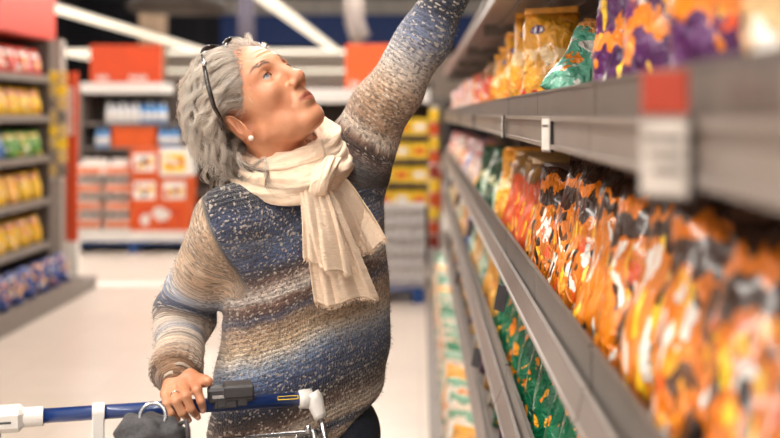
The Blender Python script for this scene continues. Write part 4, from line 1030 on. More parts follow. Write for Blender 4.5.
rt = C((.86, 178, 142, 106), (.905, 186, 150, 112), (.918, 72, 74, 92), (.926, 80, 78, 92), (.934, 192, 160, 128), (.950, 196, 172, 148), (.968, 124, 86, 64), (.99, 82, 66, 64), (1.012, 50, 64, 100), (1.045, 60, 84, 132), (1.07, 92, 118, 160), (1.09, 160, 172, 192), (1.108, 214, 200, 186),
       (1.125, 200, 168, 124), (1.15, 186, 146, 98), (1.168, 170, 134, 98), (1.182, 100, 98, 122), (1.196, 116, 80, 66), (1.21, 140, 98, 76), (1.222, 216, 202, 192), (1.238, 196, 172, 156), (1.255, 118, 84, 74), (1.272, 92, 82, 92), (1.295, 66, 92, 142), (1.325, 92, 112, 148),
       (1.35, 60, 72, 104), (1.385, 66, 82, 120), (1.41, 48, 54, 76), (1.44, 62, 60, 72), (1.47, 50, 56, 82), (1.52, 52, 58, 84))
rl = C((-.08, 60, 54, 70), (-.03, 60, 54, 66), (-.01, 112, 70, 50), (.008, 66, 54, 56), (.028, 128, 82, 56), (.045, 84, 62, 54), (.058, 140, 104, 76), (.075, 212, 194, 174), (.10, 168, 128, 88), (.145, 178, 138, 92), (.185, 186, 150, 112), (.22, 196, 180, 164), (.255, 176, 172, 174), (.29, 116, 126, 152), (.325, 84, 96, 128), (.355, 46, 52, 74), (.42, 50, 54, 74), (.5, 100, 100, 120), (.6, 150, 120, 90))
rr_ = C((-.08, 176, 138, 88), (.0, 182, 142, 92), (.035, 186, 146, 92), (.13, 192, 150, 98), (.165, 196, 172, 150), (.19, 186, 188, 200), (.215, 120, 138, 172), (.245, 70, 92, 140), (.272, 54, 64, 96), (.292, 92, 66, 54), (.318, 150, 118, 96), (.335, 214, 196, 174), (.36, 190, 174, 164), (.375, 128, 132, 156), (.39, 206, 186, 166), (.42, 204, 178, 148), (.45, 182, 144, 104), (.475, 146, 106, 62), (.56, 146, 104, 58))
def look(r, x): return np.stack([np.interp(x, r[1], r[0][:, k]) for k in range(3)], 1)
wob = 0.006*np.sin(V[:, 0]*21+V[:, 1]*13)+0.0025*np.sin(V[:, 0]*83-V[:, 1]*51+V[:, 2]*29)
tt = V[:, 2]-0.30*(V[:, 0]+0.25)+wob
sL, dLd = along(V, armL); sR, dRd = along(V, armR)
sLw = sL+0.35*((V[:, 0]-SL[0])*0.0)+wob*0.8
wL = 1/(1+np.exp(-(sL+0.015)/0.016))*(dLd < 0.12)*(V[:, 2] > 1.40); 
seam = (-0.392+(1.372-V[:, 2])*0.42)-V[:, 0]; wR = 1/(1+np.exp(-np.where(V[:, 2] < 1.20, (dRd < 0.074)*0.1-0.05, seam)/0.0007))*(dRd < 0.105)
col = look(rt, tt)*(1-wL)[:, None]+look(rl, sLw)*wL[:, None]
col = col*(1-wR)[:, None]+look(rr_, sR+wob*0.6)*wR[:, None]
col = np.clip(col, 0, 1)**1.22*1.06
lon = (V-SHO) @ LF*1.0+(V-SHO) @ FW*0.6
eR = unit(np.cross(unit(ER-SR), FW)); angR = np.arctan2((V-SR) @ eR, (V-SR) @ FW)*0.06
angL = np.arctan2((V-SL) @ np.array((0, 1., 0)), (V-SL) @ unit(np.cross(unit(EL-SL), (0, 1., 0))))*0.06
ku = lon*(1-wL)+angL*wL; ku = ku*(1-wR)+angR*wR; kv = (tt-wob*0.6)*(1-wL)+sL*wL; kv = kv*(1-wR)+sR*wR
sw = big_mesh('sweater', attach(V), F, [], woman, True)
ca = sw.data.attributes.new('yarn', 'FLOAT_COLOR', 'POINT'); ca.data.foreach_set('color', np.concatenate((col, np.ones((len(col), 1))), 1).astype(np.float32).ravel())
va = sw.data.attributes.new('knit', 'FLOAT_VECTOR', 'POINT'); va.data.foreach_set('vector', np.stack((ku, kv, 1-0.75*wR), 1).astype(np.float32).ravel())
m, nt, b = new_mat('knitted_wool')
a1 = N(nt, 'ShaderNodeAttribute', attribute_name='yarn'); a2 = N(nt, 'ShaderNodeAttribute', attribute_name='knit')
sc1 = N(nt, 'ShaderNodeVectorMath', operation='MULTIPLY'); L(nt, a2.outputs['Vector'], sc1.inputs[0]); sc1.inputs[1].default_value = (250, 310, 1)
tcn = N(nt, 'ShaderNodeTexCoord'); nw = N(nt, 'ShaderNodeTexNoise'); nw.inputs['Scale'].default_value = 90; L(nt, tcn.outputs['Object'], nw.inputs['Vector'])
adw = N(nt, 'ShaderNodeVectorMath', operation='ADD'); L(nt, sc1.outputs[0], adw.inputs[0]); L(nt, nw.outputs['Color'], adw.inputs[1])
vo = N(nt, 'ShaderNodeTexVoronoi', voronoi_dimensions='2D'); vo.inputs['Scale'].default_value = 1.0; vo.inputs['Randomness'].default_value = 0.75; L(nt, adw.outputs[0], vo.inputs['Vector'])
spc = N(nt, 'ShaderNodeSeparateColor'); L(nt, vo.outputs['Color'], spc.inputs[0])
nf = N(nt, 'ShaderNodeTexNoise'); nf.inputs['Scale'].default_value = 420; nf.inputs['Detail'].default_value = 3; L(nt, tcn.outputs['Object'], nf.inputs['Vector'])
# long streaks of colour inside the rows
st = N(nt, 'ShaderNodeVectorMath', operation='MULTIPLY'); L(nt, a2.outputs['Vector'], st.inputs[0]); st.inputs[1].default_value = (14, 120, 1)
ns = N(nt, 'ShaderNodeTexNoise'); ns.inputs['Scale'].default_value = 1.0; ns.inputs['Detail'].default_value = 2; L(nt, st.outputs[0], ns.inputs['Vector'])
hs = N(nt, 'ShaderNodeHueSaturation'); L(nt, a1.outputs['Color'], hs.inputs['Color']); hs.inputs['Saturation'].default_value = 0.72
vv = math_n(nt, 'ADD', 0.42, math_n(nt, 'MULTIPLY', ns.outputs['Fac'], 1.15)); vv2 = math_n(nt, 'MULTIPLY', vv, math_n(nt, 'ADD', 0.72, math_n(nt, 'MULTIPLY', spc.outputs[0], 0.56))); L(nt, vv2, hs.inputs['Value'])
fl = math_n(nt, 'GREATER_THAN', spc.outputs[1], 0.86)
dk = math_n(nt, 'GREATER_THAN', spc.outputs[2], 0.80)
c1 = mixc(nt, math_n(nt, 'MULTIPLY', dk, 0.55), hs.outputs[0], rgb(56, 46, 46)); c2 = mixc(nt, math_n(nt, 'MULTIPLY', fl, 0.55), c1, rgb(224, 208, 190))
L(nt, c2, b.inputs['Base Color']); b.inputs['Roughness'].default_value = 0.92; b.inputs['Sheen Weight'].default_value = 0.35; b.inputs['Sheen Roughness'].default_value = 0.5; b.inputs['Specular IOR Level'].default_value = 0.2
spk = N(nt, 'ShaderNodeSeparateXYZ'); L(nt, a2.outputs['Vector'], spk.inputs[0]); rows = math_n(nt, 'SINE', math_n(nt, 'ADD', math_n(nt, 'MULTIPLY', spk.outputs[1], 2*PI/0.0088), math_n(nt, 'MULTIPLY', nw.outputs['Fac'], 2.2)))
hgt0 = math_n(nt, 'MULTIPLY', math_n(nt, 'MULTIPLY', rows, spk.outputs[2]), 0.28)
hgt1 = math_n(nt, 'ADD', math_n(nt, 'SUBTRACT', 1.0, vo.outputs['Distance']), math_n(nt, 'MULTIPLY', nf.outputs['Fac'], 0.5))
hgt = math_n(nt, 'ADD', hgt0, hgt1)
bp = N(nt, 'ShaderNodeBump'); bp.inputs['Strength'].default_value = 0.8; bp.inputs['Distance'].default_value = 0.004; L(nt, hgt, bp.inputs['Height']); L(nt, bp.outputs[0], b.inputs['Normal'])
sw.data.materials.append(m)
sw['label'] = 'chunky knitted sweater in slanting blue, brown and cream stripes'

# ------------------------------------------------------------------ trousers and shoes
TR = [P_ell(HIP+np.array((0, 0, -0.03)), (0.165, 0.150, 0.12), 0.03)]
for s_ in (-1, 1):
    hip, kn, an = FT[s_]; TR += [P_cone(hip, kn, 0.098, 0.074, 0.03), P_cone(kn, an+np.array((0, 0, .03)), 0.074, 0.060, 0.02)]
V, F = surface(TR, 0.008, (-0.60, 1.9, 0.0), (0.15, 2.6, 1.1))
big_mesh('trousers', attach(V), F, [M['navy_trouser']], woman)
for s_ in (-1, 1):
    an = FT[s_][2]; a = np.array((an[0], an[1], 0.045)); 
    SH = [P_cone(a-FW*0.04, a+FW*0.06, 0.044, 0.042, 0.02), P_cone(a+FW*0.06, a+FW*0.155+np.array((0, 0, -.012)), 0.043, 0.033, 0.02), P_cone(a, np.array((an[0], an[1], 0.1)), 0.045, 0.048, 0.02)]
    fl_ = Prim(lambda P: P[:, 2]-0.003, a, 0.5, 0.002, 's')
    V, F = surface(SH+[fl_], 0.005, a-np.array((.3, .3, .06)), a+np.array((.3, .3, .16)))
    big_mesh('shoe', attach(V), F, [M['shoe']], woman)

# fine wool fuzz standing off the knit
rf = np.random.RandomState(8); pv = rf.choice(len(sw.data.vertices), 9000)
co = np.zeros(len(sw.data.vertices)*3, np.float32); sw.data.vertices.foreach_get('co', co); co = co.reshape(-1, 3)[pv]+PO
nn = np.zeros(len(sw.data.vertices)*3, np.float32); sw.data.vertices.foreach_get('normal', nn); nn = nn.reshape(-1, 3)[pv]
dd = nn*0.8+rf.normal(size=nn.shape)*0.7; dd /= np.linalg.norm(dd, axis=1, keepdims=True); bb = rf.normal(size=nn.shape)*0.0016
FZ = np.stack([co-nn*0.001+dd*0.0062*k/3*rf.uniform(.5, 1.2, (len(co), 1))+bb*(k/3)**2 for k in range(4)], 1)
strand_mesh('wool_fuzz', FZ, np.full(FZ.shape[:2], 0.00028), [plain('wool_fibre', rgb(150, 134, 122), 0.9)], sw)
# ------------------------------------------------------------------ hair
def obst(P):
    q = w2h(P)
    return np.minimum(np.minimum(s_ell(q, (-8, 0, 50), (98, 75, 79))*HS, s_cone(P, nk0, nk1, 0.056, 0.066)), np.minimum(ev(SWT, P), f_head(P)))
def grad(fn, P, e=0.002):
    g_ = np.stack([fn(P+np.eye(3)[k]*e)-fn(P-np.eye(3)[k]*e) for k in range(3)], 1); return g_/(np.linalg.norm(g_, axis=1, keepdims=True)+1e-9)
rg = np.random.RandomState(11)
roots = []
while len(roots) < 300:
    d = unit(rg.normal(size=3)); p = np.array((-8, 0, 50))+d*np.array((98, 75, 79))
    if p[2] < -46 or p[0] > hairline(p[2])-2: continue
    if p[2] < 26 and -36 < p[0] < 14: continue
    roots.append(p)
# a denser front edge so that the hairline is soft
for z in np.linspace(24, 118, 34):
    for s_ in (-1, 1):
        x = hairline(z)-rg.uniform(1, 9); t = 1-((x+8)/98)**2-((z-50)/79)**2
        if t > 0.02 and not (z < 26 and x < 14): roots.append(np.array((x, s_*75*math.sqrt(t), z)))
roots = np.array(roots); G_ = len(roots); K = 30
nrm = unit(np.array((1, 1, 1))); nr = (roots-np.array((-8, 0, 50)))/np.array((98, 75, 79))**2; nr /= np.linalg.norm(nr, axis=1, keepdims=True)
P = h2w(roots); nw_ = nr @ HR.T
back = -hf*0.95+hu*0.10
front = np.clip((roots[:, 0]+20)/90, 0, 1)[:, None]
D = nw_*(0.26+0.65*front)+back[None]*(0.95)+hl[None]*(np.sign(roots[:, 1])*0.10)[:, None]+rg.normal(size=(G_, 3))*0.16; D /= np.linalg.norm(D, axis=1, keepdims=True)
lowf = ((roots[:, 0] > 2) & (roots[:, 2] < 52))[:, None]; D = D+hu[None]*0.65*lowf; D /= np.linalg.norm(D, axis=1, keepdims=True)
off = rg.uniform(0.003, 0.021, G_)*(0.45+0.55*rg.rand(G_))
off = np.where(roots[:, 0] < -20, off*0.75, off)
off = off+0.014*np.clip((roots[:, 2]-60)/50, 0, 1)+0.006*(roots[:, 0] > 30)
length = rg.uniform(0.185, 0.265, G_)+0.035*np.clip((roots[:, 0]+20)/90, 0, 1); step = length/(K-1)
path = [P.copy()]
for k in range(1, K):
    t = k/(K-1)
    D = D+np.array((0, 0, -1.0))*(0.16+0.22*t)*np.where(lowf & (t < 0.45), 0.25, 1.0)+back[None]*0.12*(1-t)**2+rg.normal(size=(G_, 3))*0.035
    if k > 1: D = D-grad(obst, P)*(np.clip((obst(P)-off)/0.02, 0, 1)*0.42*(1 if t < 0.7 else 0.4))[:, None]
    D /= np.linalg.norm(D, axis=1, keepdims=True)
    Pn = P+D*step[:, None]
    o = obst(Pn); tgt = off*min(1, 0.25+2.5*t); need = np.clip(tgt-o, 0, 0.02)
    if k > 0: Pn = Pn+grad(obst, Pn)*need[:, None]
    D = Pn-P; D /= np.linalg.norm(D, axis=1, keepdims=True)+1e-9; P = Pn; path.append(P.copy())
path = np.stack(path, 1)
ql = w2h(path.reshape(-1, 3)).reshape(path.shape)
over = ((np.abs(ql[..., 0]+10) < 21) & (ql[..., 2] > -38) & (ql[..., 2] < 20) & (np.abs(ql[..., 1]) > 66)).any(1)
path = path[~over]; roots = roots[~over]; length = length[~over]; G_ = len(roots)        # locks pass behind the ears
tk = np.linspace(0, 1, K)[None, :]
T = np.gradient(path, axis=1); T /= np.linalg.norm(T, axis=2, keepdims=True)+1e-9
e1 = np.cross(T, np.array((0.2, 1.0, 0.1))); e1 /= np.linalg.norm(e1, axis=2, keepdims=True)+1e-9; e2 = np.cross(T, e1)
wl = rg.uniform(0.045, 0.075, G_); ph = rg.rand(G_)*6.28; amp = rg.uniform(0.007, 0.015, G_)*np.where(roots[:, 0] > 30, 0.65, 1)
a_ = ph[:, None]+tk*length[:, None]/wl[:, None]*2*PI
path = path+(amp[:, None]*np.clip(tk*2.2, 0, 1))[..., None]*(np.cos(a_)[..., None]*e1+0.7*np.sin(a_)[..., None]*e2)
SPL = 28
ST = []; MI = []; RD = []
for g_i in range(G_):
    tone = np.clip(rg.choice((0.0, 0.3, 0.62, 1.0, 1.0))+0.15-0.7*np.clip((roots[g_i][0]+40)/90, 0, 1), 0, 1)
    for s in range(SPL):
        j = rg.normal(size=3)*0.0026; j2 = rg.normal(size=3)*0.0026
        cut = rg.uniform(0.8, 1.0); tt_ = np.linspace(0, cut*(K-1), K); i0 = np.minimum(tt_.astype(int), K-2); fr = (tt_-i0)[:, None]
        q = path[g_i][i0]*(1-fr)+path[g_i][i0+1]*fr
        t = tk[0][:, None]; q = q+j*(1-0.55*t)+j2*t**1.5
        if rg.rand() < 0.10:                       # a few flyaway hairs
            fa = unit(rg.normal(size=3)+np.array((-.2, -.1, .5))); q = q+fa*(t**2)*rg.uniform(0.006, 0.022)
        q = q+0.0012*np.sin(t*rg.uniform(30, 60)+rg.rand()*6)*rg.normal(size=3)
        ST.append(q); MI.append(int(np.clip(round(tone*3+rg.normal()*0.35), 0, 3))); RD.append(np.linspace(1, 0.45, K)*rg.uniform(0.0004, 0.0006))
def hair_mat(nm, c):
    m, nt, b = new_mat(nm); b.inputs['Base Color'].default_value = c; b.inputs['Roughness'].default_value = 0.45; b.inputs['Specular IOR Level'].default_value = 0.45; b.inputs['Sheen Weight'].default_value = 0.15
    tc = N(nt, 'ShaderNodeTexCoord'); no = N(nt, 'ShaderNodeTexNoise'); no.inputs['Scale'].default_value = 40; L(nt, tc.outputs['Object'], no.inputs['Vector'])
    r = ramp(nt, [(0.3, tuple(x*0.8 for x in c[:3])+(1,)), (0.7, c)]); L(nt, no.outputs['Fac'], r.inputs[0]); L(nt, r.outputs[0], b.inputs['Base Color'])
    tr = N(nt, 'ShaderNodeBsdfTranslucent'); L(nt, r.outputs[0], tr.inputs['Color']); mx = N(nt, 'ShaderNodeMixShader'); mx.inputs[0].default_value = 0.15
    L(nt, b.outputs[0], mx.inputs[1]); L(nt, tr.outputs[0], mx.inputs[2]); L(nt, mx.outputs[0], nt.nodes['Material Output'].inputs['Surface']); return m
HM = [hair_mat('hair_white_grey', rgb(252, 243, 232)), hair_mat('hair_light_grey', rgb(240, 226, 212)), hair_mat('hair_mid_grey', rgb(188, 170, 154)), hair_mat('hair_dark_grey', rgb(94, 80, 68))]
# short wisps softening the hairline
for i in range(520):
    z = rg.uniform(12, 120); s_ = rg.choice((-1, 1)); x = hairline(z)+rg.uniform(-8, 7); t = 1-((x+8)/97)**2-((z-50)/78)**2
    if t < 0.01: continue
    p = np.array((x, s_*74*math.sqrt(t), z)); n_ = unit((p-np.array((-8, 0, 50)))/np.array((97, 74, 78))**2); d = unit(np.array((-1, 0, 0.35))+rg.normal(size=3)*0.35); d = unit(d-n_*d.dot(n_)); ln = rg.uniform(18, 40)
    k_ = np.linspace(0, 1, K)[:, None]; ST.append(h2w(p+d*ln*k_+n_*(0.5+6*np.sin(k_*2.6))+np.cross(d, n_)*2.5*np.sin(k_*5+i))); MI.append(rg.randint(0, 3)); RD.append(np.linspace(1, 0.3, K)*0.00034)
ho = strand_mesh('hair', np.array(ST), np.array(RD), HM, woman, MI)
ho['label'] = 'shoulder length wavy grey hair combed back'

# ------------------------------------------------------------------ scarf
m, nt, b = new_mat('cream_crinkle_cotton'); M['scarf'] = m
uv = N(nt, 'ShaderNodeUVMap'); mp = N(nt, 'ShaderNodeMapping'); mp.inputs['Scale'].default_value = (5, 34, 1); L(nt, uv.outputs[0], mp.inputs[0])
n1 = N(nt, 'ShaderNodeTexNoise'); n1.inputs['Scale'].default_value = 1.6; n1.inputs['Detail'].default_value = 3; n1.inputs['Distortion'].default_value = 0.6; L(nt, mp.outputs[0], n1.inputs['Vector'])
r = ramp(nt, [(0.3, rgb(234, 205, 176)), (0.7, rgb(248, 224, 200))]); L(nt, n1.outputs['Fac'], r.inputs[0]); L(nt, r.outputs[0], b.inputs['Base Color'])
b.inputs['Roughness'].default_value = 0.9; b.inputs['Sheen Weight'].default_value = 0.2; b.inputs['Specular IOR Level'].default_value = 0.2
bp = N(nt, 'ShaderNodeBump'); bp.inputs['Strength'].default_value = 0.75; bp.inputs['Distance'].default_value = 0.004; L(nt, n1.outputs['Fac'], bp.inputs['Height']); L(nt, bp.outputs[0], b.inputs['Normal'])
def grid(name, G, parent, closed_u=False, closed_v=False, mat=None, solid=0.0, uvs=(1, 1)):
    G = np.array(G); nu, nv = G.shape[:2]; V = attach(G.reshape(-1, 3)); F = []
    for i in range(nu if closed_u else nu-1):
        for j in range(nv if closed_v else nv-1):
            i2 = (i+1) % nu; j2 = (j+1) % nv; F.append((i*nv+j, i2*nv+j, i2*nv+j2, i*nv+j2))
    o = big_mesh(name, V, np.array(F), [mat or M['scarf']], parent)
    ul = o.data.uv_layers.new(name='UVMap'); li = np.zeros(len(o.data.loops), np.int32); o.data.loops.foreach_get('vertex_index', li)
    ul.data.foreach_set('uv', np.stack((li // nv/nu*uvs[0], li % nv/nv*uvs[1]), 1).astype(np.float32).ravel())
    if solid: so = o.modifiers.new('thick', 'SOLIDIFY'); so.thickness = solid
    return o
NC = np.array((-0.252, 2.115, 1.462))
def wrap(parent, name, r1, r2, zo, tr, ph, sl, tz=1.15):
    G = []
    for a in np.linspace(0, 2*PI, 96, endpoint=False):
        c = NC+FW*math.cos(a)*r1+LF*math.sin(a)*r2+np.array((0, 0, zo+sl*math.sin(a)-0.022*math.cos(a)+0.006*math.sin(2*a+ph)))
        out = unit(FW*math.cos(a)*r2+LF*math.sin(a)*r1); row = []
        for b_ in np.linspace(0, 2*PI, 40, endpoint=False):
            w = 1+0.13*math.sin(5*b_+ph+2.2*a)+0.09*math.sin(8*b_-3*a+ph*2)+0.05*math.sin(13*b_+5*a)
            row.append(c+tr*w*(out*math.cos(b_)*0.9+np.array((0, 0, 1.0))*math.sin(b_)*tz))
        G.append(row)
    return grid(name, G, parent, True, True, uvs=(4, .5))
scarf = wrap(woman, 'scarf', 0.090, 0.096, -0.012, 0.030, 0.4, 0.020)
scarf['label'] = 'cream crinkled cotton scarf wound twice and knotted at the front'
wrap(scarf, 'upper_wrap', 0.076, 0.082, 0.026, 0.024, 2.1, 0.036, 1.2)
def frontY(X, z, gap):
    X = np.asarray(X, float); z = np.asarray(z, float); Y = np.full(X.shape, 1.80)
    for _ in range(40):
        d = ev(SWT, np.stack((X, Y, z), -1).reshape(-1, 3)).reshape(X.shape)-gap
        Y = np.where(Y < 2.2, Y+np.clip(d*0.8, -0.02, 0.05), Y)
    return np.minimum(Y, 2.2)
kc = WY(317, 178, 2.02)
G = []
for a in np.linspace(0, 2*PI, 40, endpoint=False):        # knot: a short fat loop over the wraps
    c = kc+np.array((0.010, 0.01, 0))+np.array((0.3*math.sin(a)*0.03, -math.cos(a)*0.021, math.sin(a)*0.027)); out = unit(np.array((0.25*math.sin(a), -math.cos(a), math.sin(a)))); row = []
    for b_ in np.linspace(0, 2*PI, 32, endpoint=False):
        w = 1+0.14*math.sin(4*b_+a)+0.08*math.sin(7*b_-2*a); row.append(c+w*(out*math.cos(b_)*0.014+unit((1, -0.2, 0.35))*math.sin(b_)*0.024))
    G.append(row)
grid('knot', G, scarf, True, True, uvs=(2, .4))
def tail(name, left, right, gap, n_pl, ph, amp):
    lv = np.linspace(0, 1, len(left)); nv = 130; nu = 60
    v = np.linspace(0, 1, nv); u = np.linspace(0, 1, nu)
    lx, ly = (np.interp(v, lv, [q[k] for q in left]) for k in (0, 1)); rx, ry = (np.interp(v, lv, [q[k] for q in right]) for k in (0, 1))
    sm = lambda a: np.convolve(np.pad(a, 4, mode='reflect', reflect_type='odd'), np.ones(9)/9, 'valid')
    lx, ly, rx, ry = map(sm, (lx, ly, rx, ry))
    U, Vv = np.meshgrid(u, v, indexing='ij'); px = lx[None]*(1-U)+rx[None]*U; py = ly[None]*(1-U)+ry[None]*U
    Y = np.full(px.shape, 2.0)
    for _ in range(3):
        X = (px-420)*Y/FPX; Z = EYE-(py-114)*Y/FPX; Y = frontY(X, Z, gap)
    Y = Y.min(axis=0)[None]*0.45+Y*0.55
    kz = np.ones(21)/21; Y = np.stack([np.convolve(np.pad(r_, 10, mode='edge'), kz, 'valid') for r_ in Y])
    Y = np.minimum(Y, 2.11)
    X = (px-420)*Y/FPX; Z = EYE-(py-114)*Y/FPX
    A = amp*(0.55+0.45*Vv); fold = A*(np.sin(2*PI*(n_pl*0.5*U+0.22*np.sin(3.2*Vv+ph))+ph)+0.62*np.sin(2*PI*n_pl*1.05*U+2.4*Vv-ph)+0.34*np.sin(2*PI*n_pl*2.1*U-3.4*Vv+2*ph))+0.0006*np.sin(Vv*150+U*7+3.5*np.sin(U*9+Vv*9))*(0.6+0.4*np.sin(U*23+Vv*31))
    Y = Y-0.006+fold; X = X+0.35*fold
    Z = Z+0.004*np.sin(U*9+ph)*Vv
    Gd = np.stack((X, Y, Z), -1); o = grid(name, Gd, scarf, solid=0.0022, uvs=(1, 3))
    ST = []                                                       # fringe
    for i in range(150):
        t = rg.rand()*(nu-1.01); i0 = int(t); e = Gd[i0, -1]*(1-t+i0)+Gd[i0+1, -1]*(t-i0); d = unit(Gd[i0, -1]-Gd[i0, -4]+rg.normal(size=3)*0.006); ln = rg.uniform(0.004, 0.011)
        ST.append([e+d*ln*(k/3-0.1)+np.array((0, 0, -0.002*(k/3)**2)) for k in range(4)])
    f = strand_mesh('fringe', np.array(ST), np.full((150, 4), 0.0006), [M['scarf']], o)
    return o
tail('scarf_end', [(318, 172), (331, 202), (345, 234), (357, 257)], [(334, 164), (355, 188), (373, 214), (387, 239)], 0.014, 2.4, 0.3, 0.0040)
tail('scarf_end', [(297, 180), (301, 205), (306, 250), (313, 305)], [(326, 178), (341, 205), (360, 250), (379, 296)], 0.022, 3.0, 1.9, 0.0062)

tail('scarf_end', [(299, 182), (300, 205), (301, 230), (303, 259)], [(325, 179), (336, 208), (344, 240), (351, 276)], 0.032, 2.6, 0.9, 0.0055)

# ------------------------------------------------------------------ glasses pushed up on the hair
gl = empty('eyeglasses', tuple(h2w((0, 0, 0))))
GO = h2w((0, 0, 0)); ga = lambda q: h2w(q)-GO
fr = MB()
for s_ in (-1, 1):
    c = np.array((20, s_*34, 130)); pts = [ga(c+np.array((17*math.sin(t)*0.55-8*math.sin(t), 27*math.cos(t), 20*math.sin(t)*0.75+6))-np.array((abs(27*math.cos(t)+s_*34 if False else 0)*0, 0, 0))) for t in np.linspace(0, 2*PI, 32, endpoint=False)]
    fr.tube(pts, 0.0021, 8, closed=True)
fr.tube([ga((20, -8, 137)), ga((22, 0, 139)), ga((20, 8, 137))], 0.002, 8)
fr.build('frame_front', M['frame'], gl, True)
ln_ = MB()
for s_ in (-1, 1):
    c = np.array((20, s_*34, 130)); pts = [ga(c+np.array((0.35*math.sin(t)*0.0+(17*0.55-8)*math.sin(t), 26*math.cos(t), 19*0.75*math.sin(t)+6))) for t in np.linspace(0, 2*PI, 32, endpoint=False)]
    V_ = [ga(c+np.array((0, 0, 6)))]+pts; ln_.add(V_, [(0, i+1, (i+1) % 32+1) for i in range(32)])
lo_ = ln_.build('lenses', M['lens'], gl, True); so = lo_.modifiers.new('thick', 'SOLIDIFY'); so.thickness = 0.0015
def px2(x, y, Y): return WY(x, y, Y)-GO
hz = px2(204, 65, 1.965)
tp = MB(); A_ = [hz+np.array((0, 0.0, 0.0)), px2(207, 80, 1.955), px2(210, 93, 1.945), px2(214, 107, 1.95), px2(221, 119, 1.97), px2(228, 133, 1.99)]
tp.tube(A_, [.0038, .0042, .0046, .0044, .0036, .0028], 8); tp.build('temple', M['frame'], gl, True)
tp = MB(); tp.tube([ga((20, 62, 137)), ga((-30, 84, 120)), ga((-30, 86, 70)), ga((-24, 84, 32)), ga((-34, 80, 0))], 0.0028, 8); tp.build('temple', M['frame'], gl, True)
hg = MB(); hg.sphere(hz+np.array((0.001, -0.001, 0.002)), 0.0052, 12, 8); hg.tube([hz, ga((20, -62, 136))], 0.0026, 8); hg.build('hinge', M['steel'], gl, True)
tag(gl, 'dark rimmed eyeglasses pushed up into the grey hair', 'glasses')

# ------------------------------------------------------------------ shopping trolley
fd = np.array((BD[1], -BD[0], 0.0)); fd = fd/np.linalg.norm(fd); Bc = (BP0+BP1)/2; half = np.linalg.norm(BP1-BP0)/2
tro = empty('shopping_trolley', (Bc[0], Bc[1], 0)); TO = np.array((Bc[0], Bc[1], 0.0))
RB = np.stack((BD, -fd, np.array((0, 0, 1.0))), 1)
def tl(u, v, z): return BD*u+fd*v+np.array((0, 0, z))
def ubar(x): return half*2*(x-40)/260.0-half
hb = MB(); hb.tube([tl(-half-0.02, 0, BARZ), tl(half+0.02, 0, BARZ)], 0.0128, 24); han = hb.build('handlebar', M['blue_bar'], tro, True)
def bbox(mb, u0, u1, v0, v1, z0, z1, mi=0, bev=0.003):
    t = MB(); t.box((u0, -v1, z0), (u1, -v0, z1), bev=bev); V_ = np.array(t.v) @ RB.T; mb.add(V_, t.f, mi)
ym = MB()
for a, b2, z in ((ubar(276), ubar(297), .0045), (ubar(276), ubar(297), .0105)): ym.tube([tl(a, 0.0128*math.cos(z/0.0128), BARZ+0.0128*math.sin(z/0.0128)), tl(b2, 0.0128*math.cos(z/0.0128), BARZ+0.0128*math.sin(z/0.0128))], 0.0008, 6)
for a in (ubar(276), ubar(297)): ym.tube([tl(a, 0.0128*math.cos(q), BARZ+0.0128*math.sin(q)) for q in np.linspace(.0045/.0128, .0105/.0128, 5)], 0.0008, 6)
ym.build('yellow_outline_mark', M['yellow'], han)
ce = MB(); ce.tube([tl(half-0.002, 0, BARZ), tl(half+0.006, 0, BARZ), tl(half+0.022, 0, BARZ)], [.0165, .0175, .0185], 20)
ce.tube([tl(half+0.020, 0.0, BARZ+0.008), tl(half+0.026, 0.004, BARZ-0.002), tl(half+0.034, 0.012, BARZ-0.026), tl(half+0.036, 0.014, BARZ-0.034)], [.0165, .017, .0125, .012], 16); ce.build('end_cap', M['white'], tro, True)
ce = MB(); ce.tube([tl(-half-0.028, 0, BARZ), tl(-half+0.006, 0, BARZ)], 0.0172, 20); bbox(ce, -half-0.115, -half-0.024, -0.024, 0.024, BARZ-0.022, BARZ+0.020, 0, 0.010)
ec = ce.build('end_cap', M['white'], tro); sl = MB(); bbox(sl, -half-0.085, -half-0.045, 0.0235, 0.0246, BARZ-0.004, BARZ, 0, 0.0); sl.build('slot', M['coal'], ec)
cl_ = MB(); cl_.tube([tl(ubar(90), 0, BARZ), tl(ubar(102), 0, BARZ)], 0.0175, 20); bbox(cl_, ubar(90), ubar(102), 0.004, 0.0175, BARZ-0.16, BARZ, 0, 0.002); cl_.build('clamp', M['white'], tro, False)
lk = MB(); u0, u1 = ubar(206), ubar(251); um = (u0+u1)/2
bbox(lk, u0-0.004, u1, -0.012, 0.020, BARZ+0.006, BARZ+0.034, 0, 0.005); bbox(lk, u0+0.024, u1, -0.020, 0.025, BARZ+0.014, BARZ+0.038, 0, 0.004); bbox(lk, u0+0.006, u1-0.03, 0.004, 0.018, BARZ-0.004, BARZ+0.02, 0, 0.003)
bbox(lk, u0+0.012, u0+0.030, 0.010, 0.0195, BARZ-0.001, BARZ+0.015, 0, 0.002); bbox(lk, u1-0.03, u1-0.012, 0.010, 0.0195, BARZ-0.001, BARZ+0.02, 0, 0.002)
lko = lk.build('coin_lock', M['coal'], tro); sp_ = MB(); bbox(sp_, u0+0.004, u0+0.040, 0.0198, 0.0212, BARZ+0.016, BARZ+0.022, 0, 0.0); sp_.build('coin_slot', M['steel'], lko)
st_ = MB(); st_.tube([tl(half+0.036, 0.014, BARZ-0.03), tl(half+0.043, 0.03, BARZ-0.07), tl(half+0.045, 0.05, 0.90), tl(half+0.02, 0.08, 0.50)], 0.0055, 12); st_.build('handle_support', M['steel'], tro, True); st_ = MB(); st_.tube([tl(-half-0.07, 0, BARZ-0.02), tl(-half-0.06, 0.05, 0.90), tl(-half-0.0, 0.08, 0.50)], 0.0055, 12)
st_.build('handle_support', M['steel'], tro, True)
wr = MB(); hw = half+0.02; ZR = 0.967
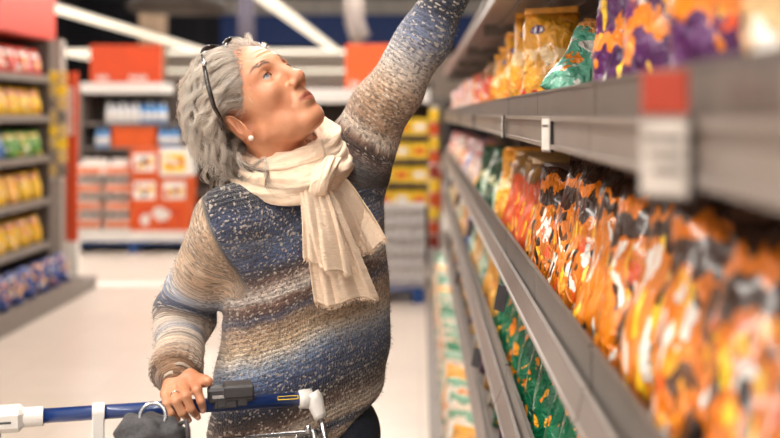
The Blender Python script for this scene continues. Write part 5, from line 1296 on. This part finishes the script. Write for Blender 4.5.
wr.tube([tl(-hw, 0.035, ZR), tl(hw, 0.035, ZR), tl(hw-0.06, 0.88, 0.88), tl(-hw+0.06, 0.88, 0.88)], 0.005, 8, closed=True); wr.build('rim_wire', M['steel'], tro, True)
kn_ = MB(); kn_.tube([tl(ubar(306), 0.035, ZR), tl(ubar(306), 0.034, ZR+0.014)], [0.006, 0.0045], 10); kn_.build('rim_peg', M['steel'], tro, True)
def panel(name, a, b2, c, d, n1_, n2_):                      # wire panel between two edges a-b and d-c
    w_ = MB(); a, b2, c, d = map(np.array, (a, b2, c, d))
    for i in range(n1_+1):
        t = i/n1_; w_.tube([a*(1-t)+b2*t, d*(1-t)+c*t], 0.0018, 5)
    for j in range(n2_+1):
        t = j/n2_; w_.tube([a*(1-t)+d*t, b2*(1-t)+c*t], 0.0022, 5)
    return w_.build(name, M['steel'], tro, True)
hb_ = hw-0.05
panel('rear_wire_panel', tl(-hw, .035, ZR), tl(hw, .035, ZR), tl(hb_, .08, .50), tl(-hb_, .08, .50), 16, 6)
panel('side_wire_panel', tl(hw, .035, ZR), tl(hw-.06, .88, .86), tl(hb_-.05, .82, .56), tl(hb_, .08, .50), 26, 6)
panel('side_wire_panel', tl(-hw, .035, ZR), tl(-hw+.06, .88, .86), tl(-hb_+.05, .82, .56), tl(-hb_, .08, .50), 26, 6)
panel('front_wire_panel', tl(-hw+.06, .88, .86), tl(hw-.06, .88, .86), tl(hb_-.05, .82, .56), tl(-hb_+.05, .82, .56), 12, 6)
panel('bottom_wire_panel', tl(-hb_, .08, .50), tl(hb_, .08, .50), tl(hb_-.05, .82, .56), tl(-hb_+.05, .82, .56), 14, 20)
panel('child_seat', tl(-hw+.03, .06, .74), tl(hw-.03, .06, .74), tl(hw-.05, .26, .72), tl(-hw+.05, .26, .72), 14, 5)
fm = MB()
for s_ in (-1, 1): fm.tube([tl(s_*hb_, .08, .50), tl(s_*(hb_+.01), .06, .30), tl(s_*(hb_+.02), .10, .16), tl(s_*(hb_-.02), .55, .14), tl(s_*(hb_-.06), .80, .13)], 0.011, 12); 
fm.tube([tl(-hb_, .12, .16), tl(hb_, .12, .16)], 0.009, 10); fm.tube([tl(-hb_+.06, .80, .13), tl(hb_-.06, .80, .13)], 0.009, 10); fm.build('chassis', M['steel'], tro, True)
for s_ in (-1, 1):
    for v_ in (.11, .78):
        uu = s_*(hb_+.015 if v_ < .5 else hb_-.06); k = MB(); c = tl(uu, v_, .052); k.tube([c-BD*.012, c+BD*.012], 0.050, 24); w_ = k.build('wheel', M['coal'], tro, True); k = MB(); k.tube([tl(uu, v_, .10), tl(uu, v_, .145)], 0.014, 10); bbox(k, uu-.018, uu-.014, v_-.014, v_+.014, .045, .115, 0, 0); bbox(k, uu+.014, uu+.018, v_-.014, v_+.014, .045, .115, 0, 0); k.build('castor_fork', M['steel'], w_)
tag(tro, 'wire shopping trolley with a blue handlebar and white end caps', 'shopping trolley')
# the charcoal bag in the child seat
bc = WY(153, 425, 1.83)
BG = [P_ell(bc+np.array((0, 0, -.14)), (.078, .055, .13), 0.02), P_ell(bc+np.array((-.012, -.004, -.005)), (.050, .040, .026), 0.012), P_ell(bc+np.array((.022, -.012, -.014)), (.040, .034, .028), 0.008, rotm('Y', 25)), P_ell(bc+np.array((-.034, -.012, -.02)), (.026, .030, .030), 0.008, rotm('Y', -30)), P_cone(bc+np.array((-.045, -.03, -.035)), bc+np.array((.01, -.038, .006)), .011, .010, 0.006), P_cone(bc+np.array((.01, -.038, .006)), bc+np.array((.055, -.03, -.045)), .010, .012, 0.006)]
def bagpost(P, D): return D+0.0028*np.sin(P[:, 0]*150+P[:, 2]*70)+0.002*np.sin(P[:, 2]*190-P[:, 0]*60+P[:, 1]*80)
V, F = surface(BG, 0.0035, bc-np.array((.13, .11, .30)), bc+np.array((.13, .11, .08)), bagpost)
tote = big_mesh('shopping_bag', V, F, [M['canvas']])
rc = WY(153, 416, 1.815); k = MB(); k.tube([rc+0.0215*np.array((math.cos(t), 0.25*math.sin(t), 0.95*math.sin(t))) for t in np.linspace(0, 2*PI, 32, endpoint=False)], 0.0034, 10, closed=True); k.build('metal_ring', M['steel'], tote, True)
k = MB(); k.tube([WY(180, 424, 1.80), WY(186, 421, 1.795), WY(188, 430, 1.79), WY(189, 450, 1.79)], 0.0042, 8); k.build('strap', M['coal'], tote, True)
tag(tote, 'crumpled charcoal fabric bag with a metal ring in the trolley child seat', 'bag')
